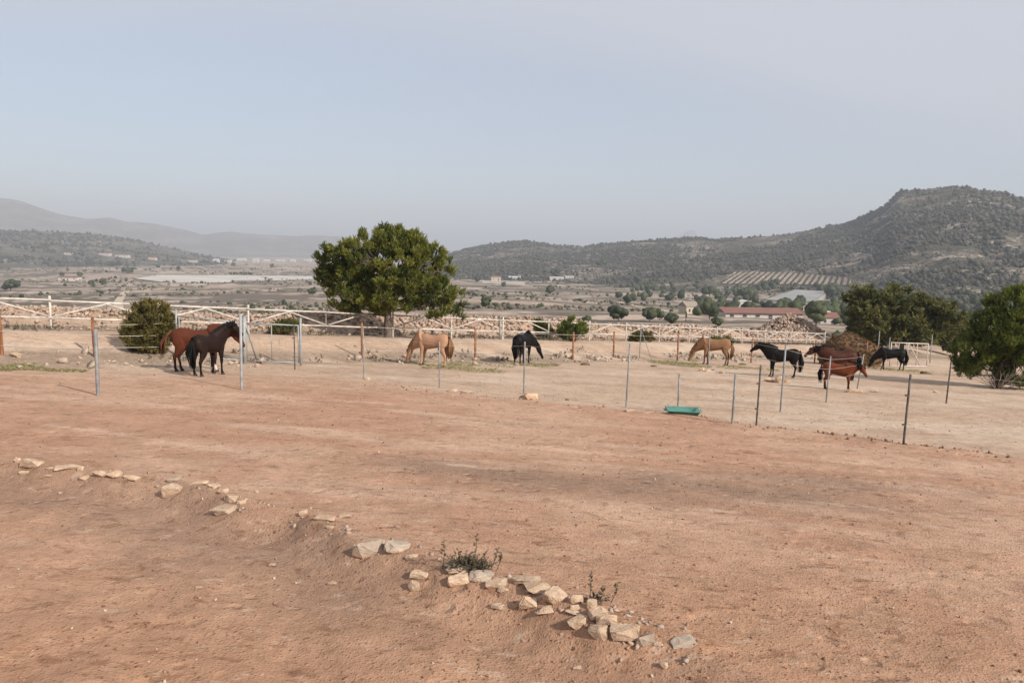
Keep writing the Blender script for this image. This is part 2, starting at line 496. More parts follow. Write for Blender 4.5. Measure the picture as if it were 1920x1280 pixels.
M = {}
M['soil'] = ground_material()
M['hill'] = hill_material('hillside', (0.40, 0.325, 0.255), (0.112, 0.096, 0.075), (0.062, 0.058, 0.043))
M['hill_dark'] = hill_material('wooded_hillside', (0.28, 0.23, 0.18), (0.135, 0.115, 0.090), (0.070, 0.068, 0.050), 0.8, lo=0.40, hi=0.50)
M['mountain'] = hill_material('mountainside', (0.30, 0.25, 0.21), (0.17, 0.15, 0.125), (0.12, 0.11, 0.09), 0.35)
M['pine'] = leaf_mat('pine_needles', (0.040, 0.060, 0.016), (0.232, 0.238, 0.047), 1.2, 0.35)
M['pine_dry'] = leaf_mat('pine_needles_dull', (0.046, 0.058, 0.019), (0.195, 0.185, 0.058), 0.9, 0.35)
M['pine_bright'] = leaf_mat('pine_needles_fresh', (0.034, 0.056, 0.013), (0.175, 0.205, 0.040), 1.2, 0.35)
M['juniper'] = leaf_mat('juniper_scales', (0.056, 0.056, 0.018), (0.225, 0.18, 0.055), 2.0, 0.3)
M['far_leaf'] = leaf_mat('far_foliage', (0.030, 0.031, 0.022), (0.060, 0.058, 0.041), 0.15, 0)
M['mid_leaf'] = leaf_mat('valley_foliage', (0.018, 0.026, 0.012), (0.056, 0.066, 0.028), 0.4, 0)
M['scrub_leaf'] = leaf_mat('dry_scrub', (0.075, 0.068, 0.050), (0.17, 0.145, 0.105), 0.5, 0)
M['grass'] = leaf_mat('cut_fodder', (0.15, 0.150, 0.050), (0.42, 0.34, 0.18), 3.5)
M['hay'] = leaf_mat('old_straw', (0.10, 0.058, 0.026), (0.29, 0.175, 0.085), 1.5, 0.1)
M['bark'] = simple('pine_bark', (0.055, 0.040, 0.032), (0.15, 0.115, 0.09), 9, 0.95, bump=0.6, bdist=0.03, stretch=(1, 1, 0.35))
M['dead_wood'] = simple('dead_wood', (0.20, 0.165, 0.135), (0.36, 0.30, 0.25), 8, 0.95)
M['twig'] = simple('twig', (0.045, 0.042, 0.032), (0.11, 0.095, 0.07), 30, 0.9)
def stone_mat(name, c1, c2, c3):
    m, nt, b = new_mat(name); k = N(nt); p = k.objc()
    inf = nt.nodes.new('ShaderNodeObjectInfo')
    w = nt.nodes.new('ShaderNodeVectorMath'); w.operation = 'SCALE'
    cmbn = nt.nodes.new('ShaderNodeCombineXYZ')
    for i in range(3): nt.links.new(k.math('MULTIPLY', inf.outputs['Random'], 37.0 + 11 * i), cmbn.inputs[i])
    ad = nt.nodes.new('ShaderNodeVectorMath'); ad.operation = 'ADD'
    nt.links.new(p, ad.inputs[0]); nt.links.new(cmbn.outputs[0], ad.inputs[1]); p = ad.outputs[0]
    n = k.noise(p, 3.0, 6, 0.65); n2 = k.noise(p, 14, 5, 0.7); n3 = k.noise(p, 1.5, 4, 0.6)
    col = k.mix(k.mapr(n, 0.35, 0.65), c1, c2)
    col = k.mix(k.mapr(n3, 0.52, 0.66, 0, 0.65), col, c3)
    col = k.mix(k.mapr(n2, 0.66, 0.80, 0, 0.4), col, (0.27, 0.20, 0.15))
    col = k.mix(1.0, col, k.grey(k.mapr(inf.outputs['Random'], 0, 1, 0.82, 1.12, False)), 'MULTIPLY')
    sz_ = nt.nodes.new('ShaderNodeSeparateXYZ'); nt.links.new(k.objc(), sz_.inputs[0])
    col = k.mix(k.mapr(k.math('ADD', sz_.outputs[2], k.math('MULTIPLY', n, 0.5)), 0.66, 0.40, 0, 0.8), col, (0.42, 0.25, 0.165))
    nt.links.new(col, b.inputs['Base Color']); b.inputs['Roughness'].default_value = 0.95
    nt.links.new(k.bump(k.math('ADD', n, k.math('MULTIPLY', n2, 0.4)), 0.55, 0.06), b.inputs['Normal'])
    return m
M['stone'] = stone_mat('limestone', (0.48, 0.335, 0.228), (0.61, 0.455, 0.325), (0.42, 0.268, 0.172))
M['stone_grey'] = stone_mat('weathered_limestone', (0.36, 0.285, 0.220), (0.50, 0.40, 0.31), (0.27, 0.22, 0.175))
M['rubble'] = None
def rubble_mat():
    m, nt, b = new_mat('rubble_stone'); k = N(nt)
    t = k.attr('tint', 'Fac'); n = k.noise(k.pos(), 2.2, 5, 0.65)
    col = k.mix(t, (0.30, 0.212, 0.16), (0.44, 0.335, 0.262))
    col = k.mix(k.mapr(n, 0.5, 0.72, 0, 0.55), col, (0.27, 0.18, 0.125))
    nt.links.new(col, b.inputs['Base Color']); b.inputs['Roughness'].default_value = 0.95
    nt.links.new(k.bump(k.noise(k.pos(), 7, 4), 0.6, 0.08), b.inputs['Normal'])
    return m
M['rubble'] = rubble_mat()
def clod_mat():
    m, nt, b = new_mat('soil_clods'); k = N(nt)
    t = k.attr('tint', 'Fac')
    nt.links.new(k.mix(k.mapr(t, 0.55, 1.0), k.mix(k.mapr(t, 0, 0.5), (0.16, 0.085, 0.055), (0.36, 0.20, 0.128)), (0.55, 0.42, 0.32)), b.inputs['Base Color'])
    b.inputs['Roughness'].default_value = 0.95
    return m
M['clod'] = clod_mat()
M['white_rail'] = simple('whitewashed_rail', (0.42, 0.37, 0.32), (0.59, 0.535, 0.47), 5, 0.85, bump=0.3)
M['old_rail'] = simple('weathered_post', (0.10, 0.085, 0.075), (0.20, 0.17, 0.145), 6, 0.9, bump=0.3)
M['rust_post'] = simple('rusty_wood_post', (0.155, 0.062, 0.028), (0.30, 0.135, 0.062), 7, 0.85, bump=0.4, stretch=(1, 1, 0.3))
M['galv'] = simple('galvanised_steel', (0.17, 0.172, 0.17), (0.27, 0.272, 0.27), 6, 0.6, metal=0.2, spec=0.4)
M['galv_bright'] = simple('bright_galvanised', (0.24, 0.245, 0.24), (0.34, 0.345, 0.34), 6, 0.55, metal=0.15, spec=0.4)
M['dark_post'] = simple('dark_steel_post', (0.060, 0.050, 0.045), (0.14, 0.12, 0.105), 9, 0.7, metal=0.2)
M['tape'] = simple('fence_tape', (0.40, 0.36, 0.32), (0.50, 0.46, 0.42), 3, 0.8)
M['plastic_green'] = simple('green_plastic', (0.060, 0.175, 0.14), (0.095, 0.24, 0.195), 4, 0.5, spec=0.4)
M['plaster'] = simple('plaster', (0.42, 0.385, 0.345), (0.54, 0.50, 0.455), 1.5, 0.9)
M['plaster_warm'] = simple('warm_plaster', (0.46, 0.38, 0.27), (0.54, 0.45, 0.33), 1.5, 0.9)
M['roof_tile'] = simple('roof_tile', (0.17, 0.085, 0.066), (0.24, 0.12, 0.095), 1.2, 0.9, stretch=(0.3, 3, 1))
M['roof_grey'] = simple('sheet_roof', (0.45, 0.44, 0.43), (0.60, 0.58, 0.56), 0.6, 0.7)
M['window_dark'] = simple('window_glass', (0.030, 0.033, 0.036), (0.06, 0.062, 0.065), 1, 0.2, spec=0.5)
M['liner'] = simple('reservoir_liner', (0.43, 0.39, 0.34), (0.54, 0.50, 0.45), 0.02, 0.7)
M['netting'] = simple('crop_netting', (0.24, 0.235, 0.22), (0.31, 0.30, 0.285), 0.05, 0.8)
M['hoof'] = simple('hoof_horn', (0.020, 0.017, 0.014), (0.045, 0.038, 0.03), 20, 0.6)
M['eye'] = simple('eye', (0.006, 0.005, 0.005), (0.012, 0.010, 0.009), 20, 0.15, spec=0.5)
M['heap'] = simple('manure', (0.075, 0.045, 0.026), (0.20, 0.120, 0.064), 2.2, 0.95, bump=1.0, bdist=0.15)
M['orchard_soil'] = simple('orchard_soil', (0.27, 0.205, 0.155), (0.36, 0.28, 0.215), 0.03, 0.95)
M['path'] = simple('path_gravel', (0.42, 0.33, 0.25), (0.50, 0.40, 0.31), 0.2, 0.95)

# ------------------------------------------------------------------ ground sheet
EL = {}
def blob(x, y, pxc, pyc, sx, sy, rot=0.0, seed=60):
    c = on_plane(pxc, pyc)
    dx = x - c.x; dy = y - c.y
    ca, sa = math.cos(rot), math.sin(rot)
    a = (dx * ca + dy * sa) / sx; b = (-dx * sa + dy * ca) / sy
    q = a * a + b * b + 1.4 * (fbm(x * 0.9, y * 0.9, seed, 4) - 0.5)
    return np.exp(-np.maximum(q, 0))
def lerp3(c, d, w): return c * (1 - w[:, None]) + np.asarray(d)[None, :] * w[:, None]
def soil_colour(x, y):
    r = np.hypot(x, y)
    n = len(x)
    c = np.tile(np.array([0.440, 0.268, 0.178]), (n, 1))
    big = fbm(x / 3.2, y / 3.2, 71, 4); mid = fbm(x * 0.9, y * 1.5, 72, 4)
    c = lerp3(c, (0.490, 0.322, 0.225), sst(0.40, 0.68, big) * 0.85)
    c = lerp3(c, (0.39, 0.225, 0.146), sst(0.45, 0.75, mid) * 0.6)
    a_ = math.radians(-14); sx_ = x * math.cos(a_) + y * math.sin(a_); sy_ = -x * math.sin(a_) + y * math.cos(a_)
    stk = fbm(sx_ * 0.35 + 0.6 * fbm(x / 4, y / 4, 76, 2), sy_ * 2.1, 77, 4)
    c = lerp3(c, (0.54, 0.375, 0.275), sst(0.55, 0.72, stk) * 0.65)
    c = lerp3(c, (0.345, 0.205, 0.138), sst(0.47, 0.30, stk) * 0.0 + sst(0.53, 0.68, fbm(sx_ * 0.5 + 9, sy_ * 2.6, 78, 4)) * 0.28)
    # the nearer soil is redder
    c = lerp3(c, (0.390, 0.225, 0.138), (1 - sst(4.5, 9.5, r)) * 0.75)
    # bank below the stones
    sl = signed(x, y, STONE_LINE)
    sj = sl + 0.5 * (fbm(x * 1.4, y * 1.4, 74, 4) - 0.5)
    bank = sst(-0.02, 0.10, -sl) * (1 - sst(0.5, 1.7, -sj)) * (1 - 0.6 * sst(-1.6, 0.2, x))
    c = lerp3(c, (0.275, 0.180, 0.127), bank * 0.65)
    # trampled grey patches
    g = np.maximum.reduce([blob(x, y, 1080, 905, 2.1, 0.75, -0.25), blob(x, y, 1350, 915, 2.2, 0.7, -0.2), blob(x, y, 900, 880, 1.7, 0.5, -0.15), blob(x, y, 1560, 905, 1.6, 0.6, -0.15, 62)])
    c = lerp3(c, (0.265, 0.182, 0.130), np.clip(g, 0, 1) * 0.8)
    for q, a in (((1590, 946, .5, .05, -.1), .8), ((880, 872, .5, .06, -.18), .6), ((1340, 955, .3, .05, -.1), .7), ((1760, 965, .9, .04, -.1), .5)):
        c = lerp3(c, (0.60, 0.47, 0.36), np.clip(blob(x, y, *q, seed=66), 0, 1) * a)
    # paddock beyond the arena edge
    se = signed(x, y, EDGE_LINE)
    soft = 0.55 + 3.2 * (1 - sst(-7, 1, x))
    pad = sst(-soft, soft, se + 0.9 * (fbm(x * 0.8, y * 0.8, 81, 4) - 0.5))
    pc = np.tile(np.array([0.478, 0.352, 0.256]), (n, 1))
    pc = lerp3(pc, (0.535, 0.418, 0.318), sst(0.45, 0.66, fbm(x / 4, y / 2.2, 83, 4)))
    pc = lerp3(pc, (0.375, 0.265, 0.190), sst(0.52, 0.74, fbm(x / 1.8, y / 1.2, 84, 4)) * 0.6)
    c = c * (1 - pad[:, None]) + pc * pad[:, None]
    for q in ((1745, 804, .55, .10, -.05), (1590, 780, .5, .07, -.05)):
        c = lerp3(c, (0.28, 0.15, 0.085), np.clip(blob(x, y, *q, seed=67), 0, 1) * .8)
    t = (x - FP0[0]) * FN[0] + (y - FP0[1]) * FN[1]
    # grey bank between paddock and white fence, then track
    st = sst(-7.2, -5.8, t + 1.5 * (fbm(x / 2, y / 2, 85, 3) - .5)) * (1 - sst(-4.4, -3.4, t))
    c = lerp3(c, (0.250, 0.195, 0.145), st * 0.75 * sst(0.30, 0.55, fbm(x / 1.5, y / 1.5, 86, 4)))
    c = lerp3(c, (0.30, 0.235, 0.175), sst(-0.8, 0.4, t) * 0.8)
    c = lerp3(c, (0.40, 0.29, 0.21), sst(1.5, 2.5, t))
    # valley: fields, scrub, pale terraces
    fx = x + 60 * (fbm(x / 150, y / 150, 90, 3) - .5); fy = y + 60 * (fbm(x / 150, y / 150, 91, 3) - .5)
    cell = np.floor(fx / (70 + 0.05 * r.clip(0, 3000)).mean()) * 7.13 + np.floor(fy / 95.0) * 3.77
    rnd = np.mod(np.sin(cell * 12.9898) * 43758.5453, 1.0)
    v = np.tile(np.array([0.285, 0.220, 0.165]), (n, 1))
    v = lerp3(v, (0.37, 0.285, 0.21), (rnd > 0.60) * 1.0)
    v = lerp3(v, (0.175, 0.140, 0.108), (rnd < 0.40) * 1.0)
    v = lerp3(v, (0.135, 0.112, 0.080), sst(0.50, 0.62, fbm(x / 120, y / 60, 92, 5)) * 0.85)
    band = np.abs(np.mod((y + 0.25 * x + 46 * fbm(x / 160, y / 160, 93, 4)) / 27.0, 1.0) - 0.5)
    v = lerp3(v, (0.56, 0.445, 0.345), (1 - sst(0.04, 0.11, band)) * sst(0.40, 0.55, fbm(x / 45, y / 45, 94, 3)) * 0.9)
    v = lerp3(v, (0.54, 0.42, 0.325), sst(0.55, 0.63, fbm(x / 45, y / 22, 95, 5)) * 0.85)
    v = lerp3(v, (0.42, 0.335, 0.255), sst(1300, 2600, r) * sst(.45, .6, fbm(x / 500, y / 160, 96, 4)) * .8)
    v = v * np.array([0.86, 0.86, 0.88])[None]
    far = np.maximum(sst(7, 14, t), sst(90, 150, r))
    c = c * np.array([0.985, 0.955, 0.935])[None]
    return c * (1 - far[:, None]) + v * far[:, None], 1 - far

def polar_sheet(azs, rs, zfun):
    A, Rr = np.meshgrid(azs, rs)
    x = (Rr * np.sin(A)).ravel(); y = (Rr * np.cos(A)).ravel()
    z = zfun(x, y, A.ravel(), Rr.ravel())
    na, nr = len(azs), len(rs)
    i = np.arange(nr - 1)[:, None] * na + np.arange(na - 1)[None, :]
    Q = np.stack([i, i + 1, i + na + 1, i + na], -1).reshape(-1, 4)[:, ::-1]
    return np.c_[x, y, z], Q
rs = [0.6, 1.2, 1.8, 2.3]
while rs[-1] < 30000:
    r = rs[-1]
    k = 0.012 * r if r < 60 else (0.02 * r if r < 2500 else 0.08 * r)
    rs.append(r + min(max(r * r * 0.0012, 0.012), k))
front = np.radians(np.linspace(-42, 42, 740))
side = np.radians(np.concatenate([np.linspace(-180, -43, 60)])); side2 = np.radians(np.linspace(43, 180, 60))
azs = np.concatenate([side, front, side2])
V, Q = polar_sheet(azs, np.array(rs), lambda x, y, a, r: ground_z(x, y))
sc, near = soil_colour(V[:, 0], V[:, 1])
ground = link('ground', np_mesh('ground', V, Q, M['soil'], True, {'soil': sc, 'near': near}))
tag(ground, 'bare orange and beige earth of the arena, paddock and valley', 'ground', kind='structure')

for nm, (a0, a1, na, r0, r1, nr, mt, lab) in {
    'hill': (-13, 56, 420, 540, 3000, 210, 'hill', 'scrubby hill with a flat rocky summit on the right'),
    'hill_dark': (-62, -16, 240, 1500, 4000, 90, 'hill_dark', 'low dark wooded hill on the far left'),
    'mountain_range': (-66, -3, 260, 4200, 9500, 70, 'mountain', 'pale hazy mountain range behind the left hill'),
    'mountain_peak': (9, 17, 60, 9300, 11500, 14, 'mountain', 'tiny faint peak beyond the right ridge')}.items():
    hz = (lambda n_: (lambda x, y, a, r: hill_z(n_, a, r)))(nm)
    V, Q = polar_sheet(np.radians(np.linspace(a0, a1, na)), np.exp(np.linspace(math.log(r0), math.log(r1), nr)), hz)
    name = {'hill': 'hill', 'hill_dark': 'hill', 'mountain_range': 'mountain_range', 'mountain_peak': 'mountain_peak'}[nm]
    tag(link(name, np_mesh(name, V, Q, M[mt], True)), lab, 'hill' if 'hill' in nm else 'mountain', kind='structure')

# ------------------------------------------------------------------ scattered foliage masses
def scatter_mesh(name, P, size, mat, tmpl, flat=0.75, seed=1, sink=0.25):
    g = np.random.default_rng(seed)
    tv, tt = tmpl
    n, k = len(P), len(tv)
    jit = 1 + 0.55 * (g.random((n, k, 1)) - 0.5)
    an = g.random(n) * 6.28
    ca, sa = np.cos(an)[:, None], np.sin(an)[:, None]
    v = tv[None] * jit
    x = v[..., 0] * ca - v[..., 1] * sa; y = v[..., 0] * sa + v[..., 1] * ca
    fl = flat * (0.75 + 0.6 * g.random(n))[:, None]
    W = np.stack([x, y, v[..., 2] * fl], -1) * size[:, None, None]
    W[..., 2] += (size[:, None] * fl * (1 - sink))
    W += P[:, None, :]
    T = tt[None] + (np.arange(n) * k)[:, None, None]
    tint = np.repeat(g.random(n), k)
    return np_mesh(name, W.reshape(-1, 3), T.reshape(-1, 3), mat, False, {'tint': tint})

def scatter_hill(nm, n, a0, a1, seed, smin, smax, dens):
    g = np.random.default_rng(seed)
    az = np.radians(g.uniform(a0, a1, n))
    h = HILLS[nm]
    rc = np.interp(az, h['az'], h['rc']); rf = np.interp(az, h['az'], h['rf'])
    r = rf + (rc + 60 - rf) * g.random(n) ** 0.8
    x = r * np.sin(az); y = r * np.cos(az)
    z = hill_z(nm, az, r)
    keep = (0.6 * fbm(x / 130, y / 130, seed, 3) + 0.4 * fbm(x / 26, y / 26, seed + 50, 3) + 0.10 * g.random(n)) > dens
    if nm == 'hill':
        px_, py_ = project(x, y, z)
        keep &= ~((px_ > 1340) & (px_ < 1612) & (py_ > 509) & (py_ < 539) & (py_ > 512 + 0.13 * np.abs(px_ - 1450) - 8))
    keep &= z > ground_z(x, y) - 2
    P = np.c_[x, y, z][keep]
    return P, (smin + (smax - smin) * g.random(len(P)) ** 2.4) * (0.7 + 0.6 * fbm(P[:, 0] / 90, P[:, 1] / 90, 9, 2))
P, s = scatter_hill('hill', 40000, -10, 42, 3, 0.6, 3.4, 0.530)
tag(link('hillside_wood', scatter_mesh('hillside_wood', P, s, M['far_leaf'], ICO1, 0.9, 3)), 'dark scrub and pines dotted over the hill on the right', 'trees', kind='stuff')
P, s = scatter_hill('hill', 30000, -10, 42, 8, 0.5, 1.5, 0.47)
tag(link('hillside_scrub', scatter_mesh('hillside_scrub', P, s, M['far_leaf'], ICO1, 0.7, 4)), 'low dark scrub speckling the hill on the right', 'scrub', kind='stuff')
P, s = scatter_hill('hill_dark', 8000, -50, -16, 5, 1.4, 5.0, 0.53)
tag(link('hillside_wood', scatter_mesh('hillside_wood', P, s, M['far_leaf'], ICO1, 0.9, 5)), 'dark wood covering the low hill on the left', 'trees', kind='stuff')
g = np.random.default_rng(11)
n = 16000
az = np.radians(g.uniform(-40, 42, n)); r = np.exp(g.uniform(math.log(130), math.log(2300), n))
x = r * np.sin(az); y = r * np.cos(az)
dn = fbm(x / 70, y / 40, 15, 4) + 0.10 * g.random(n) + 0.07 * sst(0.1, 0.5, az) * sst(250, 500, r)
keep = dn > 0.60
x, y, r, az = x[keep], y[keep], r[keep], az[keep]
z = ground_z(x, y)
P = np.c_[x, y, z]
s = g.uniform(0.35, 1.1, len(P)) * (0.7 + r / 700).clip(0, 2.4)
half = g.random(len(P)) < 0.75
tag(link('valley_scrub', scatter_mesh('valley_scrub', P[half], s[half] * 0.8, M['scrub_leaf'], ICO1, 0.6, 12)), 'grey brown scrub dotted over the valley floor', 'scrub', kind='stuff')
tag(link('valley_bushes', scatter_mesh('valley_bushes', P[~half], s[~half] * 0.95, M['mid_leaf'], ICO1, 0.75, 13)), 'small dark bushes dotted over the valley floor', 'bushes', kind='stuff')
WP, WS = [], []
gw = random.Random(41)
for (x0, x1, y0, y1, n_) in ((1305, 1575, 546, 594, 130), (1560, 1930, 548, 612, 190), (1180, 1310, 528, 566, 45), (1360, 1560, 538, 556, 60), (1060, 1200, 506, 530, 30), (860, 1010, 500, 515, 26)):
    for _ in range(n_):
        a_, b_ = gw.uniform(x0, x1), y0 + (y1 - y0) * gw.random()
        if 1425 < a_ < 1560 and 546 < b_ < 572: continue
        q = place(a_, b_, 120); WP.append(q[:]); WS.append(gw.uniform(1.2, 2.9) * min(1.0, 0.55 + q.y / 900))
tag(link('valley_wood', scatter_mesh('valley_wood', np.array(WP), np.array(WS), M['mid_leaf'], ICO2, 1.0, 22, 0.1)), 'loose dark woodland at the foot of the right hill', 'trees', kind='stuff')
# orchard on the far slope
OP = lambda u, v: (1348 + 250 * u + (30 - 34 * u) * v, 536 - 3 * (1 - u) - (22 - 16 * max(0, u - .45)) * v)
GV, GT = [], []
for j in range(9):
    for i in range(31):
        q = place(*OP(i / 30, j / 8), 350); GV.append((q.x, q.y, q.z + 1.1))
        if i and j: a_ = j * 31 + i; GT += [(a_ - 32, a_ - 31, a_), (a_ - 32, a_, a_ - 1)]
tag(link('orchard_field', np_mesh('orchard_field', np.array(GV), np.array(GT), M['orchard_soil'], True)), 'pale ploughed orchard soil at the foot of the right hill', 'field', kind='structure')
rows = []
for i in range(21):
    for j in range(16):
        a_, b_ = OP((i + .3) / 21, .03 + .94 * j / 15)
        p = place(a_ + random.uniform(-.4, .4) + .35 * j, b_, 350); p.z += .9; rows.append(p[:])
rows = np.array(rows)
tag(link('orchard_trees', scatter_mesh('orchard_trees', rows, np.full(len(rows), 1.5), M['far_leaf'], ICO1, 0.7, 14)), 'rows of small orchard trees on the pale far slope', 'orchard', kind='stuff')

# ------------------------------------------------------------------ pines and bushes
def tuft_template(seed, blades, spread=(0.25, 0.95), blen=(0.35, 0.6), w=0.055):
    g = random.Random(seed); V = []; T = []
    for i in range(blades):
        a = i / blades
        th = g.uniform(0, 6.283); ph = g.uniform(*spread)
        d = Vector((math.cos(th) * math.sin(ph), math.sin(th) * math.sin(ph), math.cos(ph)))
        b = Vector((0, 0, a * 0.6 - 0.05)); L = g.uniform(*blen)
        s = d.cross(Vector((g.random() - .5, g.random() - .5, g.random() - .5))).normalized() * w
        k = len(V)
        V += [(b - s * 0.6)[:], (b + s * 0.6)[:], (b + d * L * 0.6 + s)[:], (b + d * L)[:], (b + d * L * 0.6 - s)[:]]
        T += [(k, k + 1, k + 2), (k, k + 2, k + 4), (k + 4, k + 2, k + 3)]
    return np.array(V), np.array(T)
TUFTS = [tuft_template(i, 12) for i in range(5)]
TUFTS_W = [tuft_template(i + 20, 9, (0.2, 1.3), (0.35, 0.7), 0.10) for i in range(5)]

def tufts_mesh(name, C, D, size, tint, mat, tmpl):
    g = np.random.default_rng(len(C))
    Vs, Ts, As = [], [], []; n0 = 0
    which = g.integers(0, len(tmpl), len(C))
    D = D / np.linalg.norm(D, axis=1)[:, None]
    ref = np.tile([0.0, 0, 1], (len(D), 1)); ref[np.abs(D[:, 2]) > 0.9] = [1, 0, 0]
    X = np.cross(D, ref); X /= np.linalg.norm(X, axis=1)[:, None]
    Y = np.cross(D, X)
    an = g.random(len(D)) * 6.283
    X2 = X * np.cos(an)[:, None] + Y * np.sin(an)[:, None]; Y2 = np.cross(D, X2)
    for w in range(len(tmpl)):
        m = which == w
        if not m.any(): continue
        tv, tt = tmpl[w]; k = len(tv); c = int(m.sum())
        W = (tv[None, :, 0:1] * X2[m][:, None] + tv[None, :, 1:2] * Y2[m][:, None] + tv[None, :, 2:3] * D[m][:, None]) * size[m][:, None, None] + C[m][:, None]
        Vs.append(W.reshape(-1, 3)); Ts.append((tt[None] + (np.arange(c) * k)[:, None, None]).reshape(-1, 3) + n0)
        As.append(np.repeat(tint[m], k)); n0 += c * k
    return np_mesh(name, np.concatenate(Vs), np.concatenate(Ts), mat, False, {'tint': np.concatenate(As)})

def make_tree(name, base, ells, mpx, bpx, label, cat, mat, seed, clumps=240, per=12, tuft=0.26, clump_r=0.30, trunk_r=0.16,
              trunk_h=0.5, upw=0.7, tmpl=None, group=None, bark='bark', depth=0.9, limb_r=0.05, lean=0.0, shell=0.5, multi=False):
    """ells: crown lobes as photo ellipses (cx, cy, rx, ry, depth shift in m); bpx: base pixel"""
    g = random.Random(seed); ng = np.random.default_rng(seed)
    root = empty(name, base, 0, label, cat, group)
    L = []
    for e in ells:
        cx, cy, rx, ry = e[:4]; dy = e[4] if len(e) > 4 else 0.0
        L.append((Vector(((cx - bpx[0]) * mpx, dy, (bpx[1] - cy) * mpx)), rx * mpx, min(rx, ry * 1.5) * mpx * depth, ry * mpx))
    vol = [max(a * c, 0.01) for _, a, b, c in L]; tot = sum(vol)
    cent = []
    for (c, a, b, h), v in zip(L, vol):
        k = max(3, int(clumps * v / tot))
        for _ in range(k):
            for _try in range(12):
                d = Vector((g.gauss(0, 1), g.gauss(0, 1), g.gauss(0, 1))).normalized()
                rr = shell + (1.0 - shell) * g.random() ** 0.6
                p = c + Vector((d.x * a * rr, d.y * b * rr, d.z * h * rr))
                inside = False
                for (c2, a2, b2, h2) in L:
                    q = p - c2
                    if (q.x / a2) ** 2 + (q.y / b2) ** 2 + (q.z / h2) ** 2 < (shell * 0.8) ** 2: inside = True
                if not inside and p.z > 0.02: break
            cent.append((p, (p - c)))
    C, D, T = [], [], []
    for p, o in cent:
        tn = g.random()
        k = int(per * g.uniform(0.6, 1.4))
        for _ in range(k):
            d = Vector((g.gauss(0, 1), g.gauss(0, 1), g.gauss(0, 0.9)))
            d = d.normalized() * (g.random() ** 0.5)
            q = p + d * clump_r * g.uniform(0.6, 1.1)
            C.append(q[:])
            dr = o.normalized() * 0.5 + d * 0.6 + Vector((0, 0, upw + 0.2 * g.random()))
            D.append(dr[:]); T.append(0.65 * tn + 0.35 * g.random())
    C, D, T = np.array(C), np.array(D), np.array(T)
    sz = tuft * ng.uniform(0.7, 1.35, len(C))
    crown = link('crown', tufts_mesh('crown', C, D, sz, T, M[mat], tmpl or TUFTS), root)
    tb = TB()
    zc = sum((c.z * v for (c, _, _, _), v in zip(L, vol))) / tot
    xc = sum((c.x * v for (c, _, _, _), v in zip(L, vol))) / tot
    top = Vector((xc * 0.7 + lean, 0, zc * 1.15))
    tp = [Vector((0, 0, -0.15)), Vector((0.01, 0.0, 0.08)), Vector((lean * 0.3, 0.02, trunk_h)), top * 0.6 + Vector((0, 0, trunk_h * 0.4)), top]
    if not multi:
        tb.tube(tp, [trunk_r * 1.45, trunk_r * 1.1, trunk_r * 0.95, trunk_r * 0.6, trunk_r * 0.2], 9)
    nl = min(len(cent), 26)
    pick = g.sample(cent, nl)
    mids = []
    for p, o in pick:
        if multi:
            s0 = Vector((g.uniform(-.15, .15), g.uniform(-.15, .15), 0))
        else:
            f_ = min(0.95, max(0.0, (p.z - trunk_h) / max(zc * 1.6, 0.1)))
            s0 = tp[2].lerp(top, f_ * 0.75)
        m1 = s0.lerp(p, 0.45) + Vector((g.uniform(-.1, .1), g.uniform(-.1, .1), -0.06 * (p - s0).length))
        tb.tube([s0, m1, p], [limb_r, limb_r * 0.65, limb_r * 0.2], 6)
        mids += [m1, m1.lerp(p, 0.5)]
    for p, o in cent:
        m1 = min(mids, key=lambda m_: (m_ - p).length_squared)
        tb.tube([m1, m1.lerp(p, 0.5) + Vector((0, 0, -0.04)), p], [limb_r * 0.35, limb_r * 0.25, limb_r * 0.12], 4, cap=False)
    link('trunk', tb.mesh('trunk', M[bark], True), root)
    return root

# the big pine by the white fence
pb = at(727, 631, 36.0)
pb.z = gz(pb.x, pb.y)
mp_ = mpp_r(pb)
make_tree('pine_tree', pb, [(735, 497, 84, 68), (792, 508, 54, 56, .4), (690, 490, 60, 52, -.3), (628, 492, 34, 28), (612, 520, 22, 18, .3), (745, 456, 54, 30), (655, 556, 46, 32, -.4),
          (728, 548, 56, 28, -.6), (800, 545, 48, 30, .3), (846, 560, 32, 16, -.3), (838, 584, 38, 12, -.5), (640, 470, 24, 14, -.4), (795, 556, 44, 24, .3), (650, 525, 46, 36, .2), (676, 580, 38, 15, -.2), (738, 574, 40, 15, -.3)], mp_, (727, 631),
          'large round-crowned green pine beside the white fence', 'tree', 'pine', 4, clumps=660, per=19, tuft=0.27, clump_r=0.23, trunk_r=0.20, trunk_h=0.75, upw=1.0, limb_r=0.075, shell=0.45)
# spreading pine behind the heap
p2 = at(1690, 648, 74.0); p2.z = gz(p2.x, p2.y)
make_tree('pine_tree', p2, [(1640, 560, 50, 28), (1700, 565, 55, 30, 1), (1745, 580, 42, 26, -.5), (1620, 590, 38, 30, -1), (1685, 605, 70, 26, -1), (1750, 612, 36, 20, .5), (1625, 622, 40, 14), (1600, 545, 22, 12, .5)],
          mpp_r(p2), (1690, 648), 'wide spreading dull green pine behind the brown heap', 'tree', 'pine_dry', 9, clumps=420, per=14, tuft=0.62, clump_r=0.55, trunk_r=0.25, trunk_h=1.0, upw=0.45, limb_r=0.10, shell=0.35, tmpl=TUFTS_W)
p2b = at(1795, 640, 80.0); p2b.z = gz(p2b.x, p2b.y)
make_tree('pine_tree', p2b, [(1782, 588, 26, 20), (1790, 612, 24, 24)], mpp_r(p2b), (1795, 648), 'slim dark pine between the spreading pine and the right edge', 'tree', 'pine_dry', 19, clumps=110, per=11, tuft=0.6,
          clump_r=0.5, trunk_r=0.14, trunk_h=0.7, upw=0.45, limb_r=0.06, shell=0.3, tmpl=TUFTS_W)
